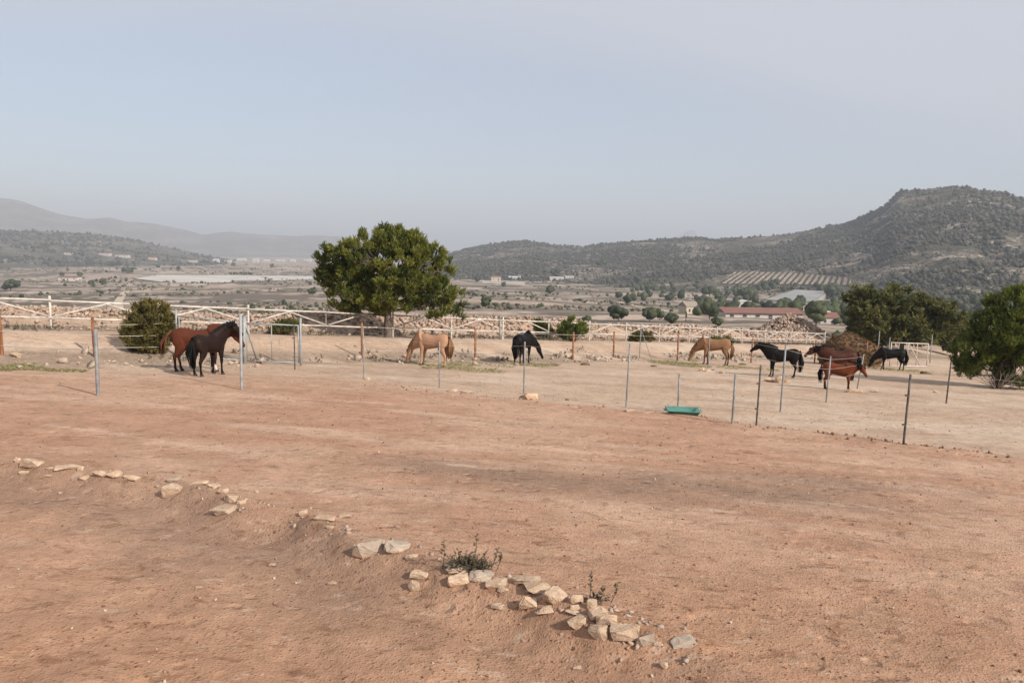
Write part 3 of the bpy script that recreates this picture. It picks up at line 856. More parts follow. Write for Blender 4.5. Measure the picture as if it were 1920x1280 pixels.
# dense pine at the right edge
p3 = place(1868, 728, 2, 200)
make_tree('pine_tree', p3, [(1880, 580, 46, 42), (1870, 620, 62, 40, -.2), (1830, 660, 40, 40), (1920, 640, 60, 60, .2), (1925, 700, 52, 40, .2), (1815, 690, 26, 22, .3), (1870, 650, 52, 30, -.5), (1960, 600, 50, 50)],
          mpp_r(p3), (1868, 728), 'bushy bright green pine cut by the right edge of the picture', 'tree', 'pine_bright', 12, clumps=460, per=16, tuft=0.30, clump_r=0.24, trunk_r=0.13, trunk_h=0.4, upw=0.9, limb_r=0.05, shell=0.35)
# bare branches at its foot
tb = TB(); g = random.Random(3)
for i in range(34):
    a = g.uniform(0, 6.283); el = g.uniform(0.25, 1.1); Lb = g.uniform(0.6, 1.3)
    d = Vector((math.cos(a) * math.cos(el), math.sin(a) * math.cos(el) * 0.8, math.sin(el)))
    q = [Vector((0, 0, 0.0)), d * Lb * 0.5 + Vector((g.uniform(-.06, .06), 0, g.uniform(-.05, .05))), d * Lb]
    tb.tube(q, [0.022, 0.014, 0.005], 5)
    for _ in range(3):
        s0 = q[1].lerp(q[2], g.random()); dd = (d + Vector((g.uniform(-.7, .7), g.uniform(-.7, .7), g.uniform(-.4, .5)))).normalized()
        tb.tube([s0, s0 + dd * Lb * 0.3], [0.009, 0.003], 4)
pd = place(1858, 727, 2, 200)
tag(link('dead_shrub', tb.mesh('dead_shrub', M['dead_wood'], True), loc=pd + Vector((0, -0.35, 0))), 'bare grey branches under the pine at the right edge', 'dead shrub')
# juniper bush
p4 = place(283, 662, 2, 200)
make_tree('juniper_bush', p4, [(282, 605, 42, 34), (262, 622, 26, 32, -.15), (305, 615, 26, 36, .1), (280, 640, 44, 22, -.1), (270, 578, 16, 10), (293, 577, 20, 12)],
          mpp_r(p4), (283, 662), 'olive green juniper bush left of the gate frames', 'bush', 'juniper', 21, clumps=300, per=13, tuft=0.17, clump_r=0.13, trunk_r=0.05, trunk_h=0.1, upw=0.9, limb_r=0.02, multi=True, shell=0.3, bark='twig')
for (x_, y_, d_, ell, lab, mt) in (
    (1073, 652, 44.0, [(1072, 626, 26, 17), (1062, 635, 20, 13, -.2), (1086, 634, 18, 14, .2)], 'rounded bright green bush behind the brown posts, right of the black grazing horse', 'pine_bright'),
    (1014, 652, 45.0, [(1014, 634, 14, 16), (1022, 640, 14, 10)], 'small dark bush just right of the black grazing horse', 'pine_dry'),
    (1355, 667, 52.0, [(1352, 655, 22, 8)], 'low dark bush behind the tan grazing horse', 'pine_dry'),
    (540, 640, 33.0, [(540, 628, 18, 10), (524, 632, 14, 8)], 'low dull green bush behind the right gate frame', 'pine_dry'),
    (1198, 655, 50.0, [(1200, 648, 24, 8)], 'flat dark scrub at the foot of the white fence, below its braces', 'juniper')):
    q = at(x_, y_, d_); q.z = gz(q.x, q.y)
    make_tree('bush', q, ell, mpp_r(q), (x_, y_), lab, 'bush', mt, int(x_), clumps=70, per=11, tuft=0.26, clump_r=0.2, trunk_r=0.05, trunk_h=0.1, limb_r=0.02, multi=True, shell=0.25, bark='twig')
# dry grey scrub along the bank and in front of the rubble
C, D = [], []; g = random.Random(31)
for i in range(900):
    u = g.uniform(-8, 62); t = g.choice((g.gauss(0.9, 0.5), g.gauss(-5.0, 0.7), g.gauss(4.5, 1.5), g.gauss(-0.3, .4)))
    if t < -3 and g.random() < 0.45: continue
    if vnoise(u * 0.45, t * 0.3, 77) < 0.47: continue
    xy = FP0 + FD * u + FN * t
    z = gz(*xy)
    for k in range(7):
        C.append((xy[0] + g.gauss(0, .2), xy[1] + g.gauss(0, .2), z + g.uniform(0, .10)))
        D.append((g.gauss(0, .6), g.gauss(0, .6), 1.0))
C, D = np.array(C), np.array(D); ng = np.random.default_rng(5)
tag(link('dry_scrub', tufts_mesh('dry_scrub', C, D, ng.uniform(0.10, 0.24, len(C)), ng.random(len(C)), M['scrub_leaf'], TUFTS)), 'low grey dry scrub along the white fence and the bank', 'scrub', kind='stuff')

# ------------------------------------------------------------------ valley trees one can pick out
def valley_tree(px_, py_, wpx, hpx, label, mat='mid_leaf', kind='tree', seed=0, depth=None, slim=False):
    p = place(px_, py_, 60) if depth is None else at(px_, py_, depth)
    if depth: p.z = float(total_z(np.array([p.x]), np.array([p.y]))[0])
    m_ = mpp_r(p); w, h = wpx * m_ / 2, hpx * m_
    root = empty(kind, p, 0, label, 'tree', 'single trees in the valley')
    g = np.random.default_rng(seed + int(px_))
    n = 26
    P = g.normal(size=(n, 3)); P /= np.linalg.norm(P, axis=1)[:, None]; P *= (g.random(n) ** 0.4)[:, None] * 0.66
    P[:, 0] *= w; P[:, 1] *= w; P[:, 2] = P[:, 2] * h * 0.42
    P[:, 2] += h * 0.56
    if slim: P[:, :2] *= (1.15 - P[:, 2:3] / h).clip(0.15, 1)
    s = np.full(n, min(w, h * .5) * 0.50) * g.uniform(.7, 1.2, n)
    if slim: s *= .6
    link('crown', scatter_mesh('crown', P - np.c_[0 * s, 0 * s, s * .6], s, M[mat], ICO2, 0.85, seed, 0.25), root)
    tb = TB(); tb.tube([(0, 0, -h * 0.1), (w * .03, 0, h * 0.3), (0, 0, h * 0.7)], [h * 0.04, h * 0.03, h * 0.012], 6)
    link('trunk', tb.mesh('trunk', M['bark']), root)
    return root
VT = [
 (910, 578, 20, 24, 'dark round tree in the field right of the big pine'), (1031, 552, 18, 17, 'lone round tree in the brown mid-valley field'),
 (944, 538, 10, 10, 'small dark tree left of the white sheds'), (1041, 520, 20, 16, 'dark tree behind the white domed sheds'),
 (895, 530, 12, 12, 'small dark tree just right of the pine crown'), (1178, 573, 18, 22, 'pale green tree above the bushy thicket'),
 (1160, 560, 16, 14, 'small dark tree left of the long grey shed strip'), (1160, 602, 46, 28, 'broad bushy thicket tree with bare base in mid-valley'),
 (1218, 603, 28, 26, 'left one of two dark round trees beside the yellow house'), (1237, 600, 20, 22, 'right one of two dark round trees beside the yellow house'),
 (1258, 610, 26, 24, 'dark bushy tree just left of the yellow house'), (1330, 598, 34, 36, 'tall dark tree between the yellow house and the red roof'),
 (1345, 612, 24, 18, 'low dark tree at the left end of the red roof'), (1100, 608, 22, 16, 'dark low bush tree above the rubble bank'),
 (1405, 592, 26, 28, 'dark tree behind the red roofed building'), (1470, 578, 30, 22, 'dark tree cluster below the grey netted field'),
 (1530, 610, 40, 46, 'broad green tree at the right end of the red roof'), (1500, 572, 22, 18, 'round dark tree touching the netted field'),
 (1445, 540, 50, 16, 'long dark tree clump above the netted field'), (1560, 560, 36, 26, 'dark tree right of the netted field'),
 (215, 500, 36, 12, 'wide flat dark tree in the far left fields'), (240, 512, 34, 12, 'wide dark tree clump left of the reservoir'),
 (150, 520, 10, 10, 'small round tree right of the white cottage'), (116, 519, 10, 9, 'small round tree behind the white cottage'),
 (20, 545, 44, 20, 'dark clump of trees at the left edge'), (193, 535, 14, 12, 'dark round bush below the left fields'), (172, 535, 14, 10, 'dark bush left of the round bush below the left fields'),
 (296, 503, 9, 8, 'small far tree above the reservoir end'), (335, 508, 8, 10, 'thin far tree above the reservoir'), (586, 553, 20, 14, 'dark bush at the right end of the reservoir'),
 (452, 517, 62, 8, 'long low hedge tree along the reservoir far side'), (437, 500, 10, 8, 'tiny dark tree near the far town'), (510, 503, 10, 8, 'tiny dark tree right of the far town'),
 (1215, 545, 26, 16, 'dark clump on the terraced hill foot'), (1330, 555, 40, 18, 'wide dark tree group under the orchard'), (1398, 560, 34, 22, 'dark trees left of the netted field'),
 (1128, 500, 34, 14, 'dark tree patch on the lower ridge slope'), (1195, 530, 18, 14, 'small tree on the terraced slope under the ridge'),
]
for i, (a, b, w, h, lab) in enumerate(VT):
    valley_tree(a, b, w, h, lab, seed=i)
valley_tree(1286, 604, 7, 24, 'slim dark cypress at the left wall of the yellow house', kind='cypress_tree', slim=True)
valley_tree(1242, 556, 8, 16, 'slim cypress on the terraces above the two round trees', kind='cypress_tree', slim=True)
valley_tree(1372, 588, 6, 18, 'slim cypress behind the left part of the red roof', kind='cypress_tree', slim=True)

# ------------------------------------------------------------------ buildings
def building(px_, py_, wpx, hpx, depth_m, roof_h, label, wall='plaster', roof='roof_tile', rz=0.0, gable=True, wins=3, name='house', lift=0.0, dist=None):
    p = place(px_, py_, 60) if dist is None else at(px_, py_, dist)
    if dist: p.z = gz(p.x, p.y) - 0.2
    m_ = mpp_r(p); w, h = wpx * m_, hpx * m_; d = depth_m
    root = empty(name, p, rz, label, 'building')
    bm = bmesh.new(); add_box(bm, (0, d / 2, h / 2 - 1), (w, d, h + 2)); bm_obj('wall', bm, M[wall], root)
    bm = bmesh.new(); ov = 0.035 * w if w < 14 else 0.6; rh = roof_h
    if gable:
        A = [(-w / 2 - ov, -ov, h + .02), (w / 2 + ov, -ov, h + .02), (w / 2 + ov, d + ov, h + .02), (-w / 2 - ov, d + ov, h + .02), (-w / 2 - ov, d / 2, h + rh), (w / 2 + ov, d / 2, h + rh)]
        B = [(x, y, z + .22) for x, y, z in A]
        vs = [bm.verts.new(v) for v in A + B]
        for f in ((0, 1, 5, 4), (3, 4, 5, 2), (6, 10, 11, 7), (9, 8, 11, 10), (0, 6, 7, 1), (2, 8, 9, 3), (0, 4, 10, 6), (4, 3, 9, 10), (1, 7, 11, 5), (5, 11, 8, 2)):
            bm.faces.new([vs[i] for i in f])
        # gable fill
        for sx in (-1, 1):
            g_ = [bm.verts.new((sx * w / 2, 0, h)), bm.verts.new((sx * w / 2, d, h)), bm.verts.new((sx * w / 2, d / 2, h + rh))]
            bm.faces.new(g_)
    else:
        add_box(bm, (0, d / 2, h + rh / 2), (w + ov * 2, d + ov * 2, rh))
    bm_obj('roof', bm, M[roof], root)
    for i in range(wins):
        bm = bmesh.new(); x_ = -w / 2 + w * (i + 0.5) / wins
        add_box(bm, (x_, -0.03, h * 0.55), (min(1.2, w * 0.12), 0.08, min(1.3, h * 0.35)))
        wo_ = bm_obj('window', bm, M['window_dark'], root)
        bm = bmesh.new(); add_box(bm, (x_, -0.06, h * 0.55 - min(1.3, h * 0.35) * .5 - .06), (min(1.4, w * 0.14), 0.16, .1)); bm_obj('sill', bm, M['plaster'], wo_)
    bm = bmesh.new(); add_box(bm, (w * 0.5 / max(wins, 1) * (wins % 2 == 0), -0.03, h * 0.24), (min(1.1, w * .1), 0.1, h * 0.48)) if wins != 1 else add_box(bm, (w * .28, -.03, h * .24), (min(1.1, w * .12), .1, h * .48))
    bm_obj('door', bm, M['window_dark'], root)
    return root
building(1432, 606, 146, 10, 12, 1.3, 'long low white building with a red tiled roof behind the rubble pile', rz=0.03, wins=6, dist=230)
building(1298, 603, 26, 14, 6, 1.6, 'small yellow house beside the dark round trees', wall='plaster_warm', roof='dead_wood', rz=0.25, wins=2, dist=260)
building(1556, 606, 34, 12, 7, 1.4, 'white house with red roof left of the spreading pine', rz=-0.1, wins=2, dist=215)
building(1387, 580, 26, 15, 8, 0.6, 'pale block house behind the red roofed building', roof='roof_grey', gable=False, wins=2)
building(1545, 596, 22, 10, 6, .5, 'small grey shed left of the spreading pine', wall='plaster', roof='roof_grey', gable=False, wins=1)
building(930, 527, 18, 8, 9, 1.2, 'stone farmhouse among the fields right of the pine', wall='plaster_warm', wins=2)
building(965, 524, 22, 4, 9, 1.5, 'small white shed right of the stone farmhouse', roof='roof_grey', wins=1)
building(1044, 525, 26, 4, 8, 1.2, 'low white shed in front of a dark tree under the ridge', roof='roof_grey', wins=2)
building(1068, 522, 16, 3, 8, 1.0, 'white shed at the right of the low shed under the ridge', roof='roof_grey', wins=1)
building(945, 531, 80, 3, 5, .5, 'long pale wall strip in the fields right of the pine', roof='roof_grey', gable=False, wins=0, name='farm_shed')
building(127, 526, 36, 6, 9, 1.6, 'white cottage in the far left fields', roof='roof_tile', wins=3)
building(195, 479, 20, 4, 12, 2, 'white farmhouse at the foot of the left hill', roof='roof_tile', wins=2)
building(228, 482, 24, 4, 12, 2, 'pale farmhouse right of the white farmhouse at the left hill foot', wins=2)
building(126, 478, 12, 4, 10, 2, 'tiny white house at the left end of the left hill foot', wins=1)
building(285, 487, 14, 4, 10, 2, 'tiny pale house near the middle of the left hill foot', wall='plaster_warm', wins=1)
building(360, 492, 16, 4, 10, 2, 'tiny pale house under the end of the left hill', wins=1)
for i, (bx, by, bw, bh) in enumerate(((403, 491, 9, 4), (424, 492, 14, 2.4), (452, 489, 16, 3), (478, 492, 9, 6), (499, 491, 10, 3), (525, 490, 14, 2.4), (548, 491, 8, 3.2), (577, 490, 12, 2.4))):
    building(bx, by, bw, bh, 20, 3, ['white block at the left end of the far town', 'low pale shed second from the left in the far town', 'wide white hall in the far town', 'tall pale block in the middle of the far town',
             'white block right of the tall block in the far town', 'long low shed in the right half of the far town', 'small white block near the right end of the far town', 'wide shed at the right end of the far town next to the pine'][i],
             roof='roof_grey', gable=(i % 2 == 0), wins=2)

# reservoir with pale liner, and the netted field
def slab(name, corners, thick, m, label, cat, zoff=0.0, rim=None):
    P = [place(a, b, 60) for a, b in corners]
    z = sum(p.z for p in P) / len(P) + zoff
    c = sum(P, Vector()) / len(P); c.z = z
    root = empty(name, c, 0, label, cat)
    bm = bmesh.new()
    lo = [bm.verts.new((p.x - c.x, p.y - c.y, -6)) for p in P]; hi = [bm.verts.new((p.x - c.x, p.y - c.y, thick)) for p in P]
    bm.faces.new(hi)
    for i in range(len(P)): bm.faces.new([lo[i], lo[(i + 1) % len(P)], hi[(i + 1) % len(P)], hi[i]])
    bmesh.ops.recalc_face_normals(bm, faces=bm.faces[:])
    bm_obj('surface', bm, m, root)
    if rim:
        for i in range(len(P)):
            a = Vector((P[i].x - c.x, P[i].y - c.y, thick)); b = Vector((P[(i + 1) % len(P)].x - c.x, P[(i + 1) % len(P)].y - c.y, thick))
            tb = TB(); tb.tube([a, b], [rim, rim], 6); link('rim', tb.mesh('rim', M['old_rail']), root)
    return root
slab('reservoir', [(250, 527), (430, 537), (612, 537), (612, 521), (440, 520), (290, 519.5)], 0.5, M['liner'], 'long pale lined reservoir in the valley left of the big pine', 'reservoir', rim=0.5)
slab('netted_field', [(1432, 567), (1522, 569), (1554, 552), (1490, 550)], 2.6, M['netting'], 'grey netted crop field at the foot of the right hill', 'netted field', rim=0.25)

# pale dirt tracks in the valley
def track(pts, w, label):
    P = []
    for i in range(len(pts) - 1):
        for k in range(8):
            f_ = k / 8
            P.append(place(pts[i][0] * (1 - f_) + pts[i + 1][0] * f_, pts[i][1] * (1 - f_) + pts[i + 1][1] * f_, 60))
    P.append(place(*pts[-1], 60))
    V, T = [], []
    for i, p in enumerate(P):
        t = (P[min(i + 1, len(P) - 1)] - P[max(i - 1, 0)]); t.z = 0; t.normalize(); s_ = Vector((-t.y, t.x, 0)) * w / 2
        for q in (p + s_, p - s_):
            V.append((q.x, q.y, float(total_z(np.array([q.x]), np.array([q.y]))[0]) + 0.15))
        if i: T += [(2 * i - 2, 2 * i - 1, 2 * i + 1), (2 * i - 2, 2 * i + 1, 2 * i)]
    tag(link('path', np_mesh('path', np.array(V), np.array(T), M['path'])), label, 'path', kind='structure')
track([(222, 588), (222, 565), (232, 550), (240, 546)], 4, 'pale dirt path rising left of the bush')
track([(1215, 556), (1290, 562), (1370, 572), (1420, 574)], 6, 'pale track across the valley towards the houses')
track([(1010, 556), (1100, 563), (1160, 566), (1200, 576), (1260, 586)], 3, 'pale field track in mid-valley')

# ------------------------------------------------------------------ rocks
def rock_mesh(seed, m, pts=15, fine=True, box=(1, 0.75, 0.55)):
    g = random.Random(seed); bm = bmesh.new()
    for _ in range(pts):
        d = Vector((g.gauss(0, 1), g.gauss(0, 1), g.gauss(0, 1))).normalized() * g.uniform(0.75, 1.0)
        e = Vector([max(-0.72, min(0.72, c * 1.15)) for c in d])
        bm.verts.new((e.x * box[0] * .69, e.y * box[1] * .69, e.z * box[2] * .69))
    r = bmesh.ops.convex_hull(bm, input=bm.verts[:])
    bmesh.ops.delete(bm, geom=[v for v in bm.verts if not v.link_faces], context='VERTS')
    if fine:
        bmesh.ops.bevel(bm, geom=bm.edges[:], offset=0.035, segments=1, affect='EDGES', clamp_overlap=True)
        bmesh.ops.triangulate(bm, faces=bm.faces[:])
        bmesh.ops.subdivide_edges(bm, edges=[e for e in bm.edges if e.calc_length() > 0.22], cuts=1, use_grid_fill=True)
        bmesh.ops.triangulate(bm, faces=bm.faces[:])
        for v in bm.verts:
            v.co += Vector((g.uniform(-1, 1), g.uniform(-1, 1), g.uniform(-1, 1))) * 0.024
    bmesh.ops.recalc_face_normals(bm, faces=bm.faces[:])
    xs = [v.co.x for v in bm.verts]; zs = [v.co.z for v in bm.verts]
    sx = 1 / (max(xs) - min(xs)); sz = 1 / (max(zs) - min(zs)); cz = min(zs); cx = (max(xs) + min(xs)) / 2
    for v in bm.verts: v.co = Vector(((v.co.x - cx) * sx, v.co.y * sx, (v.co.z - cz) * sz))
    me = bpy.data.meshes.new('stone'); bm.to_mesh(me); bm.free(); me.materials.append(M[m])
    return me
ROCKS = [rock_mesh(i + 1, 'stone') for i in range(14)]
ROCKS_G = [rock_mesh(i + 40, 'stone_grey') for i in range(4)]
STONES = [
 (57, 877, 42, 22, 0, 'largest pale block at the left end of the stone row'), (31, 866, 13, 9, 0, 'small stone left of the large block at the row\'s left end'),
 (44, 889, 24, 8, 0, 'crumbly pale stone just below the large block at the left end'), (92, 880, 16, 6, 0, 'thin stone between the left block and the long slab'), (120, 882, 48, 10, 0, 'long thin slab second along the stone row from the left'),
 (149, 884, 13, 13, 0, 'small upright stone at the right tip of the long thin slab'), (157, 900, 24, 11, 0, 'flat stone below and right of the long thin slab'),
 (183, 897, 27, 17, 0, 'rough broken stone left of the boxy pale stone'), (211, 896, 30, 17, 0, 'boxy pale stone in the middle of the left stone group'),
 (243, 900, 32, 11, 0, 'low stone at the right end of the left stone group'), (90, 894, 14, 6, 0, 'small buried stone below the long thin slab'),
 (322, 902, 26, 9, 1, 'grey flat stone lying above the rounded pale stone'), (320, 929, 38, 26, 0, 'rounded pale stone standing alone below the row'), (302, 926, 9, 7, 0, 'pebble touching the left side of the rounded stone'),
 (372, 909, 34, 6, 0, 'thin ridge stone right of the grey flat stone'), (398, 914, 26, 8, 0, 'low ridge stone where the row starts to bend'), (417, 924, 22, 9, 0, 'ridge stone on the bend of the row'),
 (432, 941, 28, 17, 0, 'broken pale stone above the big tilted slab'), (452, 945, 20, 10, 0, 'small stone right of the broken stone on the bend'), (418, 964, 58, 20, 0, 'big tilted slab lying in front of the bend'),
 (568, 966, 18, 11, 0, 'small pale stone on the crest of the earth mound'), (607, 976, 42, 7, 0, 'flat pale stone right of the earth mound'), (645, 971, 28, 4, 0, 'thin flat stone right of the flat pale one'), (618, 991, 15, 7, 0, 'small stone below the flat pale stone'),
 (685, 1042, 64, 42, 1, 'large grey pyramid-shaped stone'), (741, 1034, 54, 22, 1, 'slab leaning right of the grey pyramid stone'), (772, 1047, 30, 10, 0, 'narrow stone trailing right of the leaning slab'),
 (787, 1084, 40, 18, 0, 'oval pale stone left of the dry shrub'), (776, 1109, 25, 24, 0, 'upright stone below the oval pale stone'),
 (857, 1075, 50, 21, 0, 'pale stone against the left foot of the dry shrub'), (859, 1099, 48, 26, 0, 'wide stone below the dry shrub'), (902, 1088, 52, 20, 1, 'brownish slab under the right side of the dry shrub'),
 (930, 1103, 46, 20, 0, 'pale stone at the left of the dense heap'), (944, 1109, 26, 10, 0, 'small stone tucked under the left stone of the heap'), (937, 1141, 37, 12, 0, 'flat stone lying alone in front of the heap'),
 (988, 1096, 58, 20, 0, 'topmost thin slab at the back of the heap'), (1006, 1113, 56, 24, 0, 'thick slab under the topmost thin slab'), (991, 1143, 38, 30, 0, 'square block at the front left of the heap'),
 (1043, 1131, 54, 32, 0, 'large flat-topped stone in the middle of the heap'), (1026, 1152, 50, 18, 0, 'thin slab lying in front of the square block'), (1082, 1131, 28, 18, 0, 'round stone right of the flat-topped stone'),
 (1078, 1143, 20, 10, 0, 'small stone under the round stone'), (1110, 1142, 23, 22, 0, 'small upright stone at the back of the heap, right of the round stone'), (1123, 1160, 42, 24, 0, 'jagged stone below the small upright stone'),
 (1077, 1154, 38, 12, 0, 'flat stone in the gap at the middle of the heap'), (1085, 1178, 48, 26, 0, 'rough stone on the front edge of the heap'), (1136, 1174, 44, 28, 0, 'tilted stone behind the largest boulder'),
 (1124, 1197, 42, 28, 0, 'stone on the front edge, left of the largest boulder'), (1174, 1203, 62, 40, 0, 'largest boulder near the right end of the heap'), (1210, 1209, 42, 26, 1, 'greyish stone leaning on the right side of the largest boulder'),
 (1184, 1210, 16, 11, 0, 'pebble in front of the largest boulder'), (1235, 1211, 22, 8, 0, 'low pebble between the heap and its last grey stone'), (1286, 1214, 58, 20, 1, 'low grey stone, last of the row on the right'),
 (1245, 1252, 17, 13, 0, 'lone round stone below the right end of the row'), (1083, 1254, 18, 6, 0, 'flat pebble in the soil below the heap'),
 (510, 1062, 15, 8, 0, 'lone pebble in the left foreground soil'), (622, 1097, 19, 9, 0, 'lone pale pebble left of the upright stone'), (372, 1104, 14, 6, 0, 'small flat pebble in the far left foreground'),
 (995, 749, 30, 15, 0, 'pale block at the foot of a fence post, arena edge'), (1000, 752, 0, 0, 0, ''), (848, 735, 22, 7, 0, 'flat stone right of a fence post foot at the arena edge'), (876, 737, 26, 6, 0, 'low stone at the arena edge, right of the flat one'),
 (688, 712, 12, 6, 0, 'small stone at a post foot on the arena edge, left of the horses'),
 (1444, 716, 22, 9, 0, 'stone left of the tall pole near the black standing horse'), (1462, 718, 16, 16, 0, 'stone stacked at the foot of the tall pole by the black horse'), (1476, 718, 14, 8, 0, 'stone right of the tall pole by the black horse'),
 (1596, 736, 20, 9, 0, 'stone under the front hooves of the chestnut pony'), (1610, 736, 18, 9, 0, 'stone at the post foot beside the chestnut pony'),
 (1316, 696, 12, 9, 0, 'upright stone at the pole foot by the tan grazing horse'), (1334, 698, 24, 7, 0, 'long stone right of the pole by the tan grazing horse'), (1354, 700, 12, 5, 0, 'small stone right end by the tan grazing horse'),
 (26, 669, 24, 10, 0, 'pale stone on the grass near the left edge'), (50, 686, 18, 6, 0, 'flat stone lying in the green patch at the left'), (1180, 771, 22, 7, 0, 'stone on the arena lip left of the green trough'),
 (1757, 736, 12, 4, 0, 'tiny flat stone in the paddock at right'), (1640, 735, 16, 5, 0, 'flat pale stone right of the pony post'),
]
g = random.Random(99)
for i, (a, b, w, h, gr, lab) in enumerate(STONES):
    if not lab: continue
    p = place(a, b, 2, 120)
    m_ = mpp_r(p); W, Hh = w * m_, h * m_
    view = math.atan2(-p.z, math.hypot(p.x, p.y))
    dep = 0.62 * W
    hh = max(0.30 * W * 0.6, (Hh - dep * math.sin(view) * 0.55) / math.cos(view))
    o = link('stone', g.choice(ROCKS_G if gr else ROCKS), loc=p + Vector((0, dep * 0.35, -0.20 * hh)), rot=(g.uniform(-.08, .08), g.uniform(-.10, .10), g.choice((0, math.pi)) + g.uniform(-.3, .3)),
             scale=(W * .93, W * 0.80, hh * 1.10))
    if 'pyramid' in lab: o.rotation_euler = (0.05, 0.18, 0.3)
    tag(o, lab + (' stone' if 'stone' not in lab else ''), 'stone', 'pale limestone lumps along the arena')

# rubble bank and rubble pile, gravel and clods
RV = []
for i in range(10):
    me = rock_mesh(200 + i, 'stone', 9, False, (1, .85, .8)); bmr = bmesh.new(); bmr.from_mesh(me); bmesh.ops.triangulate(bmr, faces=bmr.faces[:])
    RV.append((np.array([v.co[:] for v in bmr.verts]), np.array([[v.index for v in f.verts] for f in bmr.faces]))); bmr.free(); bpy.data.meshes.remove(me)
def rocks_joined(P, size, tint, mat, seed):
    g = np.random.default_rng(seed); Vs, Ts, As = [], [], []; n0 = 0
    for i in range(len(P)):
        tv, tt = RV[i % len(RV)]
        a = g.random() * 6.283; ca, sa = math.cos(a), math.sin(a); tl = g.normal(0, .35)
        v = tv - np.array([0, 0, 0.35])
        v = np.c_[v[:, 0], v[:, 1] * math.cos(tl) - v[:, 2] * math.sin(tl), v[:, 1] * math.sin(tl) + v[:, 2] * math.cos(tl)]
        v = np.c_[v[:, 0] * ca - v[:, 1] * sa, v[:, 0] * sa + v[:, 1] * ca, v[:, 2] * g.uniform(.6, 1)] * size[i] + P[i]
        Vs.append(v); Ts.append(tt + n0); n0 += len(v); As.append(np.full(len(v), tint[i]))
    return np_mesh('rubble', np.concatenate(Vs), np.concatenate(Ts), mat, False, {'tint': np.concatenate(As)})
g = np.random.default_rng(17)
n = 21000
u = -12 + 78 * g.random(n) ** 1.35; t = g.normal(3.6, 1.3, n).clip(1.0, 8)
keep = vnoise(u * .25, t * .4, 5) + .35 * g.random(n) > .46
u, t = u[keep], t[keep]
XY = FP0[None] + FD[None] * u[:, None] + FN[None] * t[:, None]
sz = (0.05 + 0.24 * g.random(len(u)) ** 3.2) * (0.8 + u.clip(0, 60) / 120)
P = np.c_[XY, ground_z(XY[:, 0], XY[:, 1]) + sz * g.uniform(-.1, .5, len(u))]
tag(link('rubble_bank', rocks_joined(P, sz, g.random(len(P)), M['rubble'], 3)), 'bank of pinkish broken rock behind the white fence', 'rubble', kind='stuff')
# conical pile behind the far end of the white fence
pc = at(1462, 616, 78.0); zc = gz(pc.x, pc.y)
n = 3600
a = g.random(n) * 6.283; rr = np.sqrt(g.random(n))
hx = rr * np.cos(a) * 4.6; hy = rr * np.sin(a) * 3.0
peak = at(1462, 588, 78.0).z - zc
hz_ = peak * np.clip(1 - np.hypot((hx - 1.0) / 4.8, hy / 3.2) ** 1.15, 0, 1) * (0.85 + 0.3 * fbm(hx, hy, 4, 2))
P = np.c_[hx, hy, hz_ - 0.05]
tag(link('rubble_pile', rocks_joined(P, 0.09 + .28 * g.random(n) ** 3, g.random(n) * .7 + .2, M['rubble'], 6), loc=(pc.x, pc.y, zc)), 'heap of pale broken rock below the red roofed building', 'rubble', kind='stuff')
# pale stones strewn along the bank foot
n = 520
u = g.uniform(-6, 60, n); t = g.normal(-5.6, .9, n); keep = vnoise(u * .3, t * 0 + 2, 9) + .3 * g.random(n) > .55
u, t = u[keep], t[keep]; XY = FP0[None] + FD[None] * u[:, None] + FN[None] * t[:, None]
sz = 0.06 + .26 * g.random(len(u)) ** 3
P = np.c_[XY, ground_z(XY[:, 0], XY[:, 1]) + sz * .1]
tag(link('bank_stones', rocks_joined(P, sz, .5 + .5 * g.random(len(P)), M['rubble'], 7)), 'small pale stones strewn along the back of the paddock', 'stones', kind='stuff')
n = 9000
az = np.radians(g.uniform(-40, 40, n)); r = np.exp(g.uniform(math.log(3.6), math.log(26), n))
x = r * np.sin(az); y = r * np.cos(az)
se = signed(x, y, EDGE_LINE); sl = signed(x, y, STONE_LINE)
keep = fbm(x * .8, y * .8, 55, 3) + .28 * g.random(n) + .10 * np.exp(-(sl / .8) ** 2) > .60
x, y, r = x[keep], y[keep], r[keep]
sz = (0.005 + 0.020 * g.random(len(x)) ** 5) * (0.85 + r / 22)
P = np.c_[x, y, ground_z(x, y) + sz * .1]
tn = g.random(len(x)) ** 1.0 * .62; tn[g.random(len(x)) < .08] = .85
tag(link('gravel', rocks_joined(P, sz, tn, M['clod'], 8)), 'loose soil crumbs and grit over the arena', 'gravel', kind='stuff')

n = 620
i = g.integers(1, len(STONE_LINE) - 3, n); f_ = g.random(n)[:, None]
XY = STONE_LINE[i] * (1 - f_) + STONE_LINE[i + 1] * f_ + g.normal(0, .16, (n, 2)) + np.array([.0, .02])
keep = fbm(XY[:, 0] * 1.1, XY[:, 1] * 1.1, 59, 3) + .25 * g.random(n) > .57
XY = XY[keep]; sz = 0.008 + .045 * g.random(len(XY)) ** 4
tag(link('stone_chips', rocks_joined(np.c_[XY, ground_z(XY[:, 0], XY[:, 1]) - sz * .04], sz, .1 + .7 * g.random(len(XY)), M['rubble'], 10)), 'small stone chips lying along the stone row', 'stones', kind='stuff')
n = 1500
i = g.integers(4, len(EDGE_LINE) - 1, n); f_ = g.random(n)[:, None]
XY = EDGE_LINE[i] * (1 - f_) + EDGE_LINE[i + 1] * f_ + g.normal(0, .32, (n, 2)) + np.array([0, .05])
keep = fbm(XY[:, 0] * .7, XY[:, 1] * .7, 58, 3) + .2 * g.random(n) > .55
XY = XY[keep]; sz = 0.012 + .06 * g.random(len(XY)) ** 5
